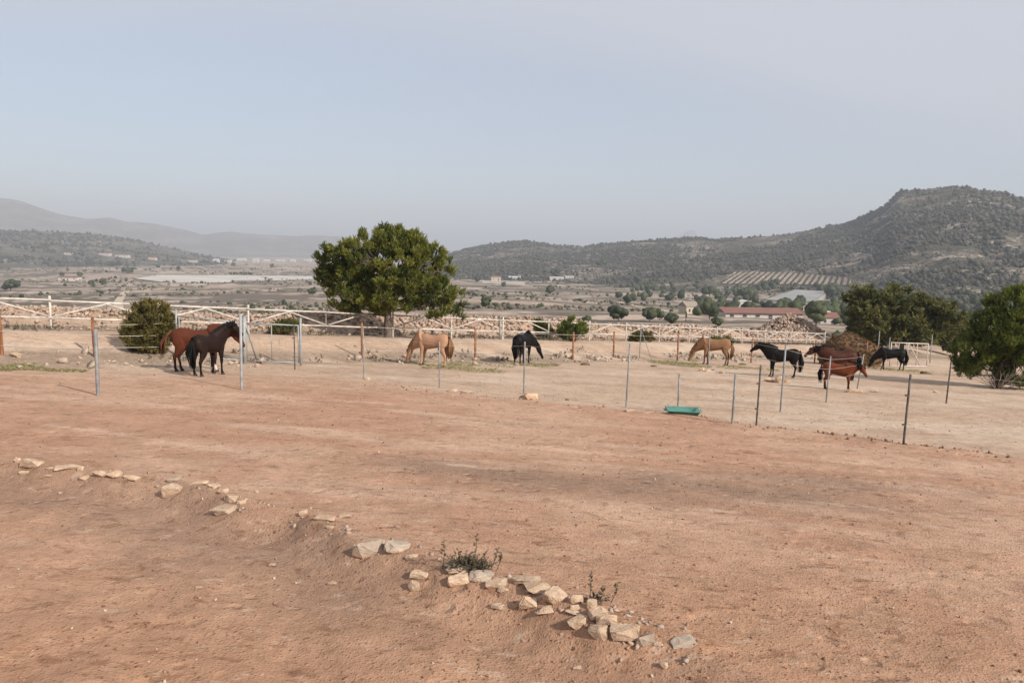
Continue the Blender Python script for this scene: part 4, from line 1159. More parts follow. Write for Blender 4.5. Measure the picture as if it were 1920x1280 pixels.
tag(link('earth_clods', rocks_joined(np.c_[XY, ground_z(XY[:, 0], XY[:, 1]) + sz * .1], sz, g.random(len(XY)) * .62, M['clod'], 9)), 'crumbled earth along the lip of the arena', 'clods', kind='stuff')

# ------------------------------------------------------------------ fodder strips
def fodder(name, spots, n, label, mat, seed, blen=(0.08, 0.25), lift=0.05):
    g = random.Random(seed); V, T, A = [], [], []
    for (a, b, rx, ry, wgt) in spots:
        c = place(a, b, 2, 150); m_ = mpp_r(c); view = abs(c.z) / c.length
        X, Y = rx * m_, ry * m_ / max(view, .05)
        X *= 1.15; Y *= 1.35
        for _ in range(int(n * wgt * .42)):
            q = g.random() ** 0.5 * 1.25; th = g.uniform(0, 6.283)
            x, y = c.x + math.cos(th) * q * X, c.y + math.sin(th) * q * Y - 0.05 * math.cos(th) * q * X
            if fbm(np.array([x * .9]), np.array([y * .55]), seed, 3)[0] < 0.38 + .30 * q * q: continue
            V.append((x, y, 0)); A.append(g.random())
    P = np.array(V); P[:, 2] = ground_z(P[:, 0], P[:, 1])
    k = len(P); ng = np.random.default_rng(seed)
    an = ng.random(k) * 6.283; L = ng.uniform(*blen, k); up = ng.uniform(0, .5, k)
    D = np.c_[np.cos(an), np.sin(an), up] * L[:, None]; Sd = np.c_[-np.sin(an), np.cos(an), 0 * an] * 0.016
    base = P + np.c_[0 * an, 0 * an, ng.uniform(0.005, lift, k)]
    W = np.stack([base - Sd, base + Sd, base + D * .5 + np.c_[0 * an, 0 * an, .02 + 0 * an], base + D], 1).reshape(-1, 3)
    i = np.arange(k)[:, None] * 4
    TT = np.concatenate([i + [0, 1, 2], i + [1, 3, 2], i + [0, 2, 3]])
    tag(link(name, np_mesh(name, W, TT, M[mat], False, {'tint': np.repeat(np.array(A), 4)})), label, 'fodder', kind='stuff')
fodder('fodder', [(775, 679, 60, 7, 1), (865, 692, 85, 9, 1.6), (900, 684, 60, 6, .5), (1030, 685, 36, 6, .8), (960, 683, 40, 5, .4), (730, 673, 30, 4, .3)], 1900, 'green and straw fodder strewn around the palomino and black grazing horses', 'grass', 5)
fodder('fodder', [(1260, 681, 45, 6, 1.4), (1330, 688, 60, 6, 1.4), (1420, 692, 70, 6, 1.4), (1520, 692, 60, 5, 1), (1650, 692, 60, 6, 1), (1740, 700, 60, 7, .4), (1288, 674, 10, 9, .4)], 1900, 'green fodder strip under the horses at the right', 'grass', 6)
fodder('fodder', [(15, 690, 34, 9, 1.6), (60, 690, 45, 5, .8), (120, 695, 60, 3, .7), (170, 691, 16, 3, .3)], 1900, 'patch of short green growth at the left edge of the paddock', 'grass', 7, (0.05, 0.14), 0.03)

# ------------------------------------------------------------------ fences
def post_part(root, name, p, top, r, m, seg=8, lean=None, square=False):
    tb = TB(); a = p - root.location; b = top - root.location
    tb.tube([a - Vector((0, 0, .25)), a, a.lerp(b, .5), b], [r, r, r * .97, r * .94], seg)
    return link(name, tb.mesh(name, M[m], True if seg > 6 else False), root)
def wire_part(root, pts, r=0.006, name='wire', m='tape', sag=0.02):
    tb = TB(); Q = []
    for i in range(len(pts) - 1):
        for k in range(4):
            f_ = k / 4; q = pts[i].lerp(pts[i + 1], f_) - root.location; q = q - Vector((0, 0, sag * 4 * f_ * (1 - f_)))
            Q.append(q)
    Q.append(pts[-1] - root.location)
    tb.tube(Q, [r] * len(Q), 5); return link(name, tb.mesh(name, M[m]), root)

# white fence: posts, two rails and inverted-V braces per bay
L = 3.70; nb = 21
def fbase(u):
    xy = FP0 + FD * u
    return Vector((xy[0], xy[1], gz(*xy)))
fr = empty('white_fence', fbase(0), 0, 'long whitewashed post and rail fence with inverted-V braces behind the paddock', 'fence')
for k in range(-2, nb - 3):
    b = fbase(k * L); dk = k in (3,)
    o = post_part(fr, 'post', b, b + Vector((0.012, 0, 1.27)), 0.045, 'old_rail' if dk else 'white_rail', 8)
    if dk: o['label'] = 'dark weathered post left of the pine'
    if k == nb - 4: break
    c = fbase(k * L + L); up = Vector((0, 0, 1))
    off = Vector((FN[0], FN[1], 0)) * -0.07
    for hz0, nm in ((1.10, 'top_rail'), (0.46, 'lower_rail')):
        tb = TB(); j = random.uniform(-.015, .015)
        tb.tube([b + up * (hz0 + j) + off - fr.location, b.lerp(c, .5) + up * (hz0 - .012) + off - fr.location, c + up * (hz0 + random.uniform(-.015, .015)) + off - fr.location], [.038, .040, .037], 7)
        link(nm, tb.mesh(nm, M['white_rail'], True), fr)
    mid = b.lerp(c, .5) + up * 1.05 + off * 1.6
    for e, sgn in ((b, 1), (c, -1)):
        if k in (6, 7, 13) and sgn == 1: continue
        tb = TB(); q = e + up * 0.52 + off * 1.6 + (c - b).normalized() * 0.08 * sgn
        tb.tube([q - fr.location, mid - fr.location], [.031, .031], 7); link('brace', tb.mesh('brace', M['white_rail'], True), fr)

def pole(px0, py0, pyt, pxt=None, r=0.03, depth=None):
    b = place(px0, py0, 2, 200) if depth is None else at(px0, py0, depth)
    m_ = mpp_r(b); hgt = (py0 - pyt) * m_
    lean = ((pxt - px0) * m_ - math.tan(ROLL) * hgt) if pxt is not None else 0.0
    return b, b + Vector((lean, 0, hgt))
# brown post fence
bf = [(4, 665, 583, 4), (178, 669, 594, 178), (679, 671, 605, 680), (891, 673, 615, 892), (1074, 674, 622, 1075), (1150, 674, 621, 1151), (1270, 676, 627, 1271), (1408, 680, 634, 1410), (1527, 681, 637, 1528), (1622, 688, 640, 1624)]
B = [pole(a, b, c, d) for a, b, c, d in bf]
wf = empty('wooden_post_fence', B[0][0], 0, 'reddish brown wooden posts strung with pale tape behind the horses', 'fence')
for b, t in B: post_part(wf, 'post', b, t, 0.052, 'rust_post', 8)
# the tape runs post to post, broken by the gate opening
for grp in (B[:2], B[2:]):
    for f_ in (0.90, 0.55, 0.22):
        if len(grp) > 1: wire_part(wf, [b.lerp(t, f_) + Vector((0, -0.06, 0)) for b, t in grp], 0.008)
# galvanised post line of the near corner to the gate (left)
lp = [pole(184, 741, 617, 187), pole(453, 730, 590, 457)]
cf = empty('steel_post_fence', lp[0][0], 0, 'galvanised steel posts at the left of the arena', 'fence')
post_part(cf, 'post', *lp[0], 0.040, 'galv', 10); post_part(cf, 'post', *lp[1], 0.034, 'galv_bright', 10)['label'] = 'tall bright post in front of the dark horse head'
g0 = pole(335, 668, 580, 335)
for f_, y0 in ((.80, 604), (.52, 626), (.24, 646)):
    wire_part(cf, [B[1][0].lerp(B[1][1], min(.95, f_)), g0[0].lerp(g0[1], f_ * .9)], 0.009)
# near post line along the arena edge
el = [(553, 693, 608, 554, 'dark_post', .022), (682, 710, 613, 683, 'galv', .020), (824, 727, 640, 825, 'galv', .020), (982, 738, 640, 984, 'galv', .022), (1174, 763, 643, 1179, 'galv', .024), (1271, 775, 700, 1272, 'galv', .024),
      (1373, 793, 700, 1376, 'galv', .026), (1418, 798, 683, 1422, 'dark_post', .022), (1694, 832, 700, 1699, 'dark_post', .022)]
E = [(pole(a, b, c, d), m_, r_) for a, b, c, d, m_, r_ in el]
ef = empty('steel_post_fence', E[0][0][0], 0, 'thin steel fence posts along the edge of the orange arena', 'fence')
for (b, t), m_, r_ in E:
    po = post_part(ef, 'post', b, t, r_, m_, 8)
    if m_ == 'dark_post':
        for f_ in (.28, .70):
            bmx = bmesh.new(); q = b.lerp(t, f_) - ef.location; add_box(bmx, q + Vector((-.035, 0, 0)), (.05, .03, .03)); bm_obj('insulator', bmx, M['dark_post'], po)
for f_ in (.92, .5): wire_part(ef, [b.lerp(t, f_) for (b, t), _, _ in E[:5]], 0.0022)
# inner line towards the right
il = [(1328, 690, 622, 1329, 'galv'), (1463, 772, 645, 1468, 'galv'), (1549, 754, 667, 1553, 'galv'), (1607, 730, 663, 1616, 'galv'), (1774, 756, 677, 1778, 'dark_post')]
I = [(pole(a, b, c, d), m_) for a, b, c, d, m_ in il]
nf = empty('steel_post_fence', I[1][0][0], 0, 'taped steel posts standing among the horses at the right', 'fence')
for (b, t), m_ in I: post_part(nf, 'post', b, t, .026, m_, 8)
endp = pole(1990, 790, 706, 1994)
post_part(nf, 'post', *endp, .026, 'dark_post', 8)
for f_ in (.93, .72, .48): wire_part(nf, [I[0][0][0].lerp(I[0][0][1], f_)] + [b.lerp(t, f_ if i else f_) for i, ((b, t), _) in enumerate(I[1:4])], 0.0035)
wire_part(nf, [I[4][0][0].lerp(I[4][0][1], .70), endp[0].lerp(endp[1], .80)], 0.006)
wire_part(nf, [I[3][0][0].lerp(I[3][0][1], .5), I[4][0][0].lerp(I[4][0][1], .70)], 0.004)
# braced post in the middle of the paddock back
q0 = pole(1199, 672, 606, 1201)
bp = empty('braced_post', q0[0], 0, 'slim grey post with a slanting brace, left of the fodder strip', 'post')
post_part(bp, 'post', *q0, .03, 'galv', 8); q1 = place(1223, 678, 2, 200)
tb = TB(); tb.tube([q0[0].lerp(q0[1], .85) - bp.location, q1 - bp.location], [.022, .022], 6); link('brace', tb.mesh('brace', M['galv']), bp)
# poles beyond on the right
for (a, b, c, lab) in ((1646, 660, 620, 'thin grey pole behind the brown heap, left of the right gate'), (1666, 662, 632, 'hinge pole at the left end of the right gate'), (1745, 662, 628, 'thin pole right of the right gate'), (937, 640, 592, 'pale pole above the palomino, by the white fence')):
    qa = pole(a, b, c, a + 1, depth=58 if a > 1000 else 41)
    rt_ = Vector((qa[0].x, qa[0].y, gz(qa[0].x, qa[0].y)))
    tb = TB(); tb.tube([(0, 0, -.2), (0, 0, .5), qa[1] - rt_], [.04, .04, .035], 8)
    tag(link('pole', tb.mesh('pole', M['galv'], True), loc=rt_), lab, 'pole')

# ------------------------------------------------------------------ gates
def gate(name, p0, p1, h, label, bars=(0.5,), brace=False, r=0.024, mat='galv_bright', lift=0.10):
    root = empty(name, p0, math.atan2(p1.y - p0.y, p1.x - p0.x), label, 'gate')
    w = math.hypot(p1.x - p0.x, p1.y - p0.y); dz = p1.z - p0.z
    def seg(nm, a, b, rr=r):
        tb = TB(); tb.tube([a, b], [rr, rr], 8); return link(nm, tb.mesh(nm, M[mat], True), root)
    z0 = lambda x: lift + dz * x / w
    seg('top_rail', (-r, 0, h + z0(0)), (w + r, 0, h + z0(w))); seg('bottom_rail', (0, 0, z0(0)), (w, 0, z0(w)))
    seg('stile', (0, 0, z0(0)), (0, 0, h + z0(0))); seg('stile', (w, 0, z0(w)), (w, 0, h + z0(w)))
    for f_ in bars: seg('bar', (w * f_, 0, z0(w * f_)), (w * f_, 0, h + z0(w * f_)), r * .75)
    if brace: seg('brace', (w * .45, -0.02, h + z0(w * .45)), (w * .82, -0.02, z0(w * .8)), r * .9)
    # welded mesh
    tb = TB(); nx = int(w / .2); nz_ = int(h / .2)
    for i in range(1, nx): tb.tube([(w * i / nx, .012, z0(w * i / nx)), (w * i / nx, .012, h + z0(w * i / nx))], [.0016, .0016], 3, cap=False)
    for i in range(1, nz_): tb.tube([(0, .015, z0(0) + h * i / nz_), (w, .015, z0(w) + h * i / nz_)], [.0016, .0016], 3, cap=False)
    link('mesh_panel', tb.mesh('mesh_panel', M['galv']), root)
    return root
def topdist(pb, py_top, py_bot): return (py_bot - py_top) * mpp_r(pb)
ga = place(338, 669, 2, 100); gb = at(452, 668, ga.y + .2); gc = at(463, 667, ga.y + .3); gd = at(560, 666, ga.y + .6)
for q in (gb, gc, gd): q.z = gz(q.x, q.y)
hG = topdist(ga, 593, 669) - .08
gate('paddock_gate', ga, gb, hG, 'left galvanised gate frame, behind the two horses', (.5,))
gate('paddock_gate', gc, gd, hG, 'right galvanised gate frame, right of the two horses', (.48,))
for q, hh, lab, rr in ((at(335, 669, ga.y + .02) + Vector((-.05, 0, 0)), 1.62, 'grey gate post left of the bay horse', .035), (at(459, 675, ga.y + .1), 1.66, 'thick pale gate post with a slanting brace beside the dark horse', .07), (at(564, 668, ga.y + .6), 1.70, 'grey gate post at the right end of the gate frames', .04)):
    q.z = gz(q.x, q.y)
    rt_ = empty('gate_post', q, 0, lab, 'post'); tb = TB(); tb.tube([(0, 0, -.2), (0, 0, .8), (0.01, 0, hh)], [rr, rr, rr], 10); link('pole', tb.mesh('pole', M['galv_bright'], True), rt_)
    tb = TB(); tb.tube([(0.01, 0, hh), (0.01, 0, hh + .03)], [rr * 1.08, rr * .8], 10); link('cap', tb.mesh('cap', M['galv']), rt_)
    if 'brace' in lab:
        e = place(483, 680, 2, 100); tb = TB(); tb.tube([(0.02, 0, hh * .92), e - q], [.03, .03], 8); link('brace', tb.mesh('brace', M['galv_bright'], True), rt_)
ra = at(1668, 687, 47.0); rb = at(1737, 688, 49.0)
for q in (ra, rb): q.z = gz(q.x, q.y)
gate('paddock_gate', ra, rb, topdist(ra, 642, 686), 'pale galvanised gate frame behind the rightmost black horse', (.2, .45, .7), True, r=.032, mat='white_rail')

# ------------------------------------------------------------------ trough
pt = place(1288, 779, 2, 60) + Vector((0.0, 0.42, 0)); pt.z = gz(pt.x, pt.y) - .01
tr = empty('feed_trough', pt, -0.12, 'green plastic feed trough at the arena edge', 'trough')
bm = bmesh.new()
def ring(w, d, z, k): return [bm.verts.new((sx * w / 2, sy * d / 2, z)) for sx, sy in ((-1, -1), (1, -1), (1, 1), (-1, 1))]
rs_ = [ring(.58, .40, 0, 0), ring(.72, .56, .12, 0), ring(.77, .60, .12, 0), ring(.77, .60, .132, 0), ring(.69, .52, .132, 0), ring(.55, .37, .015, 0)]
bm.faces.new(rs_[0][::-1])
for a, b in zip(rs_[:-1], rs_[1:]):
    for i in range(4): bm.faces.new([a[i], a[(i + 1) % 4], b[(i + 1) % 4], b[i]])
bm.faces.new(rs_[-1])
bmesh.ops.bevel(bm, geom=bm.edges[:], offset=.006, segments=2, affect='EDGES')
bmesh.ops.recalc_face_normals(bm, faces=bm.faces[:])
bm_obj('tub', bm, M['plastic_green'], tr, True)
for sx in (-1, 1):
    tb = TB(); tb.tube([(sx * .35, -.08, .11), (sx * .42, -.06, .10), (sx * .42, .06, .10), (sx * .35, .08, .11)], [.012] * 4, 6); link('handle', tb.mesh('handle', M['plastic_green'], True), tr)

# ------------------------------------------------------------------ manure and straw heap
ph = at(1590, 692, 47.0); ph.z = gz(ph.x, ph.y)
hp = empty('straw_heap', ph, 0, 'rounded brown heap of straw and manure behind the bay horses', 'heap')
V, T = ico(4); k_ = mpp_r(ph)
V = V.copy(); hgt = 56 * k_; wid = 56 * k_
nn = fbm(V[:, 0] * 2.2 + 5, V[:, 1] * 2.2 + V[:, 2] * 1.7, 3, 4) - .5
V *= (1 + .55 * nn + .10 * (fbm(V[:, 0] * 9, V[:, 1] * 9 + V[:, 2] * 7, 8, 3) - .5))[:, None]
V[:, 2] = np.sign(V[:, 2]) * np.abs(V[:, 2]) ** .85
V *= np.array([wid, wid * .8, hgt])
link('mound', np_mesh('mound', V, T, M['heap'], True), hp)
g = np.random.default_rng(2); idx = g.integers(0, len(V), 5200); idx = idx[V[idx, 2] > 0]
nrm = V[idx] / np.linalg.norm(V[idx], axis=1)[:, None]
tm = tufts_mesh('straw', V[idx] * .985, nrm + g.normal(0, .8, nrm.shape) + [0, 0, -.5], g.uniform(.10, .26, len(idx)), g.random(len(idx)), M['hay'], TUFTS)
link('straw', tm, hp)['kind'] = 'stuff'
# droppings and dark lumps in the paddock
for (a, b, w, lab) in ((1097, 684, 18, 'dark dung pile right of the black grazing horse'), (1226, 687, 12, 'dark dung pile left of the tan grazing horse'), (1063, 750, 9, 'small dung lump near the arena edge, right of the pale block'), (1392, 684, 14, 'dark dung lump right of the tan grazing horse'),
                       (983, 745, 18, 'reddish clod left of the pale block at the post foot'), (1735, 701, 20, 'dark dung pile under the right gate')):
    p = place(a, b, 2, 120); m_ = mpp_r(p); V, T = ICO3; nn = 1 + .5 * (fbm(V[:, 0] * 2.5 + a, V[:, 1] * 2.5 + V[:, 2] * 3, 5, 3) - .5)
    VV = V * nn[:, None] * np.array([w * m_ / 2, w * m_ / 2.2, w * m_ / 4.2])
    tag(link('dung_pile', np_mesh('dung_pile', VV, T, M['heap'], True), loc=p), lab, 'dung')

# ------------------------------------------------------------------ dry shrubs in the stone row
def dry_shrub(px_, py_, wpx, hpx, label, n, seed, tall=()):
    p = place(px_, py_, 2, 60); m_ = mpp_r(p); g = random.Random(seed); W = wpx * m_ / 2; Hh = hpx * m_
    root = empty('dry_shrub', p, 0, label, 'shrub'); tb = TB(); C, D, Z = [], [], []
    for i in range(n):
        x = g.gauss(0, .42) * W; e = Vector((x + g.gauss(0, .25) * W, g.gauss(0, .35) * W, Hh * g.uniform(.25, .62) * (1 - .45 * abs(x) / W)))
        s0 = Vector((x * .55, g.gauss(0, .12) * W, 0)); mid = s0.lerp(e, .5) + Vector((g.uniform(-1, 1), g.uniform(-1, 1), 0)) * .012
        tb.tube([s0, mid, e], [.0030, .0022, .0010], 4, cap=False)
        for _ in range(5):
            q = mid.lerp(e, g.random()); C.append(q[:]); D.append((g.gauss(0, 1), g.gauss(0, 1), g.uniform(-.2, 1))); Z.append(g.uniform(.010, .024))
    for (dx, top, lean) in tall:
        s0 = Vector((dx * m_, 0, 0)); e = s0 + Vector((lean * m_, 0, top * m_))
        tb.tube([s0, s0.lerp(e, .5) + Vector((.01, 0, 0)), e], [.0034, .0026, .0014], 4, cap=False)
        for k in range(9):
            q = s0.lerp(e, .45 + .55 * k / 9); C.append(q[:]); D.append((g.gauss(0, 1), g.gauss(0, 1), .4)); Z.append(g.uniform(.022, .040))
    link('stem', tb.mesh('stem', M['twig']), root)
    C, D, Z = np.array(C), np.array(D), np.array(Z)
    link('foliage', tufts_mesh('foliage', C, D, Z, np.random.default_rng(seed).random(len(C)), M['shrub_leaf'], TUFTS_W), root)
M['shrub_leaf'] = leaf_mat('dry_shrub_leaf', (0.050, 0.047, 0.030), (0.165, 0.135, 0.085), 20, .1)
dry_shrub(882, 1066, 108, 46, 'low dark spiky shrub growing behind the stones', 150, 4, ((-52, 58, 2), (4, 72, 8), (-20, 40, -4), (38, 44, 14), (50, 34, 8)))
dry_shrub(1112, 1128, 70, 30, 'sparse twiggy weed behind the stone heap', 26, 8, ((-8, 62, 2), (34, 40, 12), (10, 30, 10)))

# ------------------------------------------------------------------ horses
def loft(bm, secs, seg=14):
    """secs: (point, half height in the plane, half width sideways); sideways is local Y"""
    rings = []; n = len(secs); lat = Vector((0, 1, 0))
    for i, (p, rh, rw) in enumerate(secs):
        t = (secs[min(i + 1, n - 1)][0] - secs[max(i - 1, 0)][0]).normalized()
        l = (lat - t * lat.dot(t)).normalized(); nn = t.cross(l)
        rings.append([bm.verts.new(p + nn * rh * math.cos(2 * math.pi * k / seg) + l * rw * math.sin(2 * math.pi * k / seg)) for k in range(seg)])
    for a, b in zip(rings[:-1], rings[1:]):
        for k in range(seg): bm.faces.new([a[k], a[(k + 1) % seg], b[(k + 1) % seg], b[k]])
    bm.faces.new(rings[0][::-1]); bm.faces.new(rings[-1])
def coat_mat(name, spec=0.10, rough=0.55):
    m, nt, b = new_mat(name); k = N(nt)
    n = k.noise(k.objc(), 5, 5, .6); n2 = k.noise(k.scale(k.objc(), (1, 1, .4)), 40, 3, .6)
    f = k.math('ADD', k.math('MULTIPLY', n, .55), k.math('MULTIPLY', n2, .35))
    nt.links.new(k.mix(1.0, k.attr('coat'), k.grey(k.math('ADD', f, .55)), 'MULTIPLY'), b.inputs['Base Color'])
    b.inputs['Roughness'].default_value = rough; b.inputs['Specular IOR Level'].default_value = spec
    nt.links.new(k.bump(n2, .15, .01), b.inputs['Normal'])
    return m
M['coat'] = coat_mat('horse_coat')
def hair_mat(name, c1, c2): return simple(name, c1, c2, 12, .7, stretch=(1, 1, .2), spec=.1)
HAIR = {'black': hair_mat('black_hair', (.004, .004, .004), (.010, .009, .009)), 'red': hair_mat('red_hair', (.085, .030, .017), (.15, .055, .03)),
        'pale': hair_mat('pale_hair', (.34, .20, .11), (.50, .33, .21)), 'brown': hair_mat('brown_hair', (.040, .022, .014), (.085, .045, .026)), 'tan': hair_mat('tan_hair', (.13, .065, .03), (.22, .115, .055))}
COATS = {  # body, lower leg, muzzle, belly shade
 'bay': ((.085, .024, .012), (.030, .013, .010), (.06, .022, .014), .9), 'darkbay': ((.050, .017, .010), (.018, .010, .008), (.03, .014, .010), .9),
 'seal': ((.0170, .0088, .0065), (.0065, .0055, .0055), (.008, .006, .0055), 1.5), 'black': ((.0062, .0050, .0048), (.005, .0042, .0042), (.005, .0042, .0042), 1.0),
 'palomino': ((.365, .205, .125), (.40, .24, .15), (.24, .11, .06), .95), 'buckskin': ((.225, .118, .060), (.085, .040, .022), (.22, .12, .07), .95),
 'chestnut': ((.135, .037, .015), (.050, .018, .011), (.09, .03, .016), .9)}
def bez(a, b, c, t): return a * (1 - t) ** 2 + b * 2 * t * (1 - t) + c * t * t
def horse(pxx, pyy, hpx, yaw, coat, hair, poll, nose, label, feet=(0, 0, 0, 0), tail=(-0.10, 0.0, 0.30), socks=None, fat=1.0, mane_side=1, leglen=1.0, depth=None, crestup=0.0, roll_mane=True):
    p = place(pxx, pyy, 2, 150) if depth is None else at(pxx, pyy, depth)
    p.z = gz(p.x, p.y)
    h = hpx * mpp_r(p)
    root = empty('horse', p, yaw, label, 'horse', 'horses in the paddock')
    ca, sa = math.cos(yaw), math.sin(yaw)
    poll = Vector(poll); nose = Vector(nose)
    v = lambda x, y, z: Vector((x, y, z))
    bm = bmesh.new()
    tr = [(-.545, .80, .05, .04), (-.525, .80, .12, .10), (-.47, .79, .185, .15), (-.38, .785, .212, .172), (-.27, .780, .210, .175), (-.14, .758, .198, .175), (.0, .738, .205, .185), (.13, .728, .225, .185),
          (.24, .735, .245, .172), (.34, .742, .235, .155), (.43, .755, .195, .13), (.50, .765, .13, .09), (.53, .77, .06, .05)]
    loft(bm, [(v(x, 0, z), a, b * fat) for x, z, a, b in tr])
    nb_, ctl = v(.33, 0, .80), v(.33, 0, .80).lerp(poll, .55) + v(.0, 0, .075 + crestup)
    nk = []
    for i in range(7):
        t = i / 6; nk.append((bez(nb_, ctl, poll, t), .205 * (1 - t) ** 1.1 + .082, .125 * (1 - t) + .050))
    loft(bm, nk)
    hd = nose - poll; L = hd.length; hu = hd.normalized()
    perp = v(0, 1, 0).cross(hu).normalized()              # towards forehead or throat
    if perp.dot(poll - nb_) < 0: perp = -perp
    hs = []
    for s_, rh, rw, off in ((-.10, .045, .035, 0), (.0, .078, .058, -.005), (.20, .096, .068, -.018), (.38, .088, .064, -.015), (.58, .064, .050, 0), (.80, .050, .043, .003), (.95, .050, .044, -.003), (1.02, .030, .028, -.005)):
        hs.append((poll + hd * s_ + perp * off, rh, rw))
    loft(bm, hs)
    for sy in (-1, 1):
        e0 = poll + v(0, sy * .045, 0) + perp * .035 - hu * .01
        ed = (perp * .55 - hu * .75 + v(0, sy * .25, 0)).normalized()
        loft(bm, [(e0, .026, .020), (e0 + ed * .05, .030, .016), (e0 + ed * .11, .008, .008)], 8)
    hoofs = []
    for i, (sx, sy) in enumerate(((1, 1), (1, -1), (-1, 1), (-1, -1))):
        dx = feet[i]
        if sx > 0:
            hf = v(.345 + dx, sy * .105, 0)
            ch = [(v(.36, sy * .10, .74), .10, .07), (v(.33, sy * .115, .60), .088, .070), (v(.325 + dx * .15, sy * .112, .50), .066, .054), (v(.335 + dx * .45, sy * .106, .34), .042, .038), (v(.335 + dx * .52, sy * .105, .30), .041, .037),
                  (v(.330 + dx * .62, sy * .105, .25), .028, .026), (v(.328 + dx * .8, sy * .105, .14), .026, .024), (v(.327 + dx * .9, sy * .105, .095), .033, .030), (v(.345 + dx, sy * .105, .045), .030, .030), (v(.352 + dx, sy * .105, .01), .034, .034)]
        else:
            hf = v(-.405 + dx, sy * .105, 0)
            ch = [(v(-.37, sy * .09, .80), .15, .085), (v(-.345, sy * .115, .66), .150, .082), (v(-.335 + dx * .1, sy * .118, .55), .112, .068), (v(-.395 + dx * .35, sy * .112, .42), .062, .046), (v(-.440 + dx * .5, sy * .108, .345), .047, .036), (v(-.440 + dx * .58, sy * .107, .30), .040, .033),
                  (v(-.428 + dx * .68, sy * .105, .24), .030, .027), (v(-.420 + dx * .85, sy * .105, .14), .028, .025), (v(-.417 + dx * .92, sy * .105, .095), .034, .031), (v(-.400 + dx, sy * .105, .045), .031, .031), (v(-.393 + dx, sy * .105, .01), .034, .034)]
        # meet the ground under this hoof
        wx, wy = p.x + (hf.x * ca - hf.y * sa) * h, p.y + (hf.x * sa + hf.y * ca) * h
        dz = (gz(wx, wy) - p.z) / h
        ch = [(q + v(0, 0, dz * max(0, 1 - q.z / .6)), a, b) for q, a, b in ch]
        loft(bm, ch, 10); hoofs.append(hf + v(.008 if sx > 0 else .012, 0, dz))
    bmesh.ops.recalc_face_normals(bm, faces=bm.faces[:])
    me = bpy.data.meshes.new('body_tmp'); bm.to_mesh(me); bm.free()
    tmp = bpy.data.objects.new('body_tmp', me); COL.objects.link(tmp)
    md = tmp.modifiers.new('r', 'REMESH'); md.mode = 'VOXEL'; md.voxel_size = .0165
    ms = tmp.modifiers.new('s', 'SMOOTH'); ms.iterations = 5; ms.factor = .5
    dg = bpy.context.evaluated_depsgraph_get(); dg.update()
    ev = tmp.evaluated_get(dg); body = bpy.data.meshes.new_from_object(ev)
    bpy.data.objects.remove(tmp); bpy.data.meshes.remove(me)
    body.name = 'body'
    k = len(body.vertices); co = np.zeros(k * 3, np.float32); body.vertices.foreach_get('co', co); co = co.reshape(-1, 3)
    cb, cl, cm, bel = [np.array(c) for c in COATS[coat]]
    col = np.tile(cb, (k, 1))
    nz_ = fbm(co[:, 0] * 5 + 3, co[:, 2] * 5 + co[:, 1] * 3, 12, 3) - .5
    low = (1 - sst(.26, .46, co[:, 2] + .12 * nz_)) * (np.abs(co[:, 0]) < .62)
    if poll.z < .7: low = low * ((co[:, 0] < .50) | (co[:, 2] < .02))
    col = lerp3(col, cl, low)
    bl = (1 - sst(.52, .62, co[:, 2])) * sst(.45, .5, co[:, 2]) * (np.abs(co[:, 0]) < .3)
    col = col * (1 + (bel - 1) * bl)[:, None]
    dn = np.linalg.norm(co - np.array((poll + hd * .95)[:]), axis=1)
    col = lerp3(col, cm, 1 - sst(.06, .13, dn))
    if socks:
        for fi, ht in socks:
            hx = hoofs[fi]; m_ = (np.abs(co[:, 0] - hx.x) < .12) & (np.sign(co[:, 1]) == np.sign(hx.y)) & (co[:, 2] < ht + .03 * nz_)
            col[m_] = (.55, .47, .40)
    at_ = body.attributes.new('coat', 'FLOAT_COLOR', 'POINT')
    at_.data.foreach_set('color', np.c_[col, np.ones(k)].astype(np.float32).ravel())
    body.vertices.foreach_set('co', (co * h).ravel().astype(np.float32)); body.update()
    for pl in body.polygons: pl.use_smooth = True
    body.materials.clear(); body.materials.append(M['coat'])
    bo = link('body', body, root)
    for hf in hoofs:
        tb = TB(); c = hf * h; tb.tube([c + v(.006, 0, -.010) * h, c + v(.004, 0, .012) * h, c + v(-.004, 0, .05) * h], [.046 * h, .043 * h, .035 * h], 10)
        link('hoof', tb.mesh('hoof', M['hoof'], True), root)
    for sy in (-1, 1):
        V, T = ICO2; c = poll + hd * .30 + perp * .045 + v(0, sy * .056, 0)
        link('eye', np_mesh('eye', (V * .013 + np.array(c[:])) * h, T, M['eye'], True), bo)
    g = random.Random(int(pxx))
    # mane: locks falling from the crest
    tb = TB()
    for i in range(46):
        t = .12 + .90 * i / 45
        c, rh = bez(nb_, ctl, poll, min(t, 1)), .205 * (1 - min(t, 1)) ** 1.1 + .082
        t2 = (bez(nb_, ctl, poll, min(t + .05, 1.02)) - bez(nb_, ctl, poll, max(t - .05, 0))).normalized()
        up = v(0, 1, 0).cross(t2); up = up if up.z >= -0.05 or poll.z < .7 else -up
        if up.dot(v(-.4, 0, 1)) < 0: up = -up
        root_p = c + up * (rh * .93)
        sd = mane_side * (1 if g.random() < .85 else -1)
        Lk = g.uniform(.09, .16)
        e1 = root_p + up * .014 + v(0, sd * .035, 0); e2 = root_p - up * Lk * .55 + v(g.uniform(-.03, .03), sd * (.075 + .03 * g.random()), -.02); e3 = root_p - up * Lk + v(g.uniform(-.05, .05), sd * .085, -.04)
        tb.tube([q * h for q in (root_p, e1, e2, e3)], [.010 * h, .015 * h, .013 * h, .003 * h], 5)
    mo = link('mane', tb.mesh('mane', HAIR[hair], True), root); tb = TB()
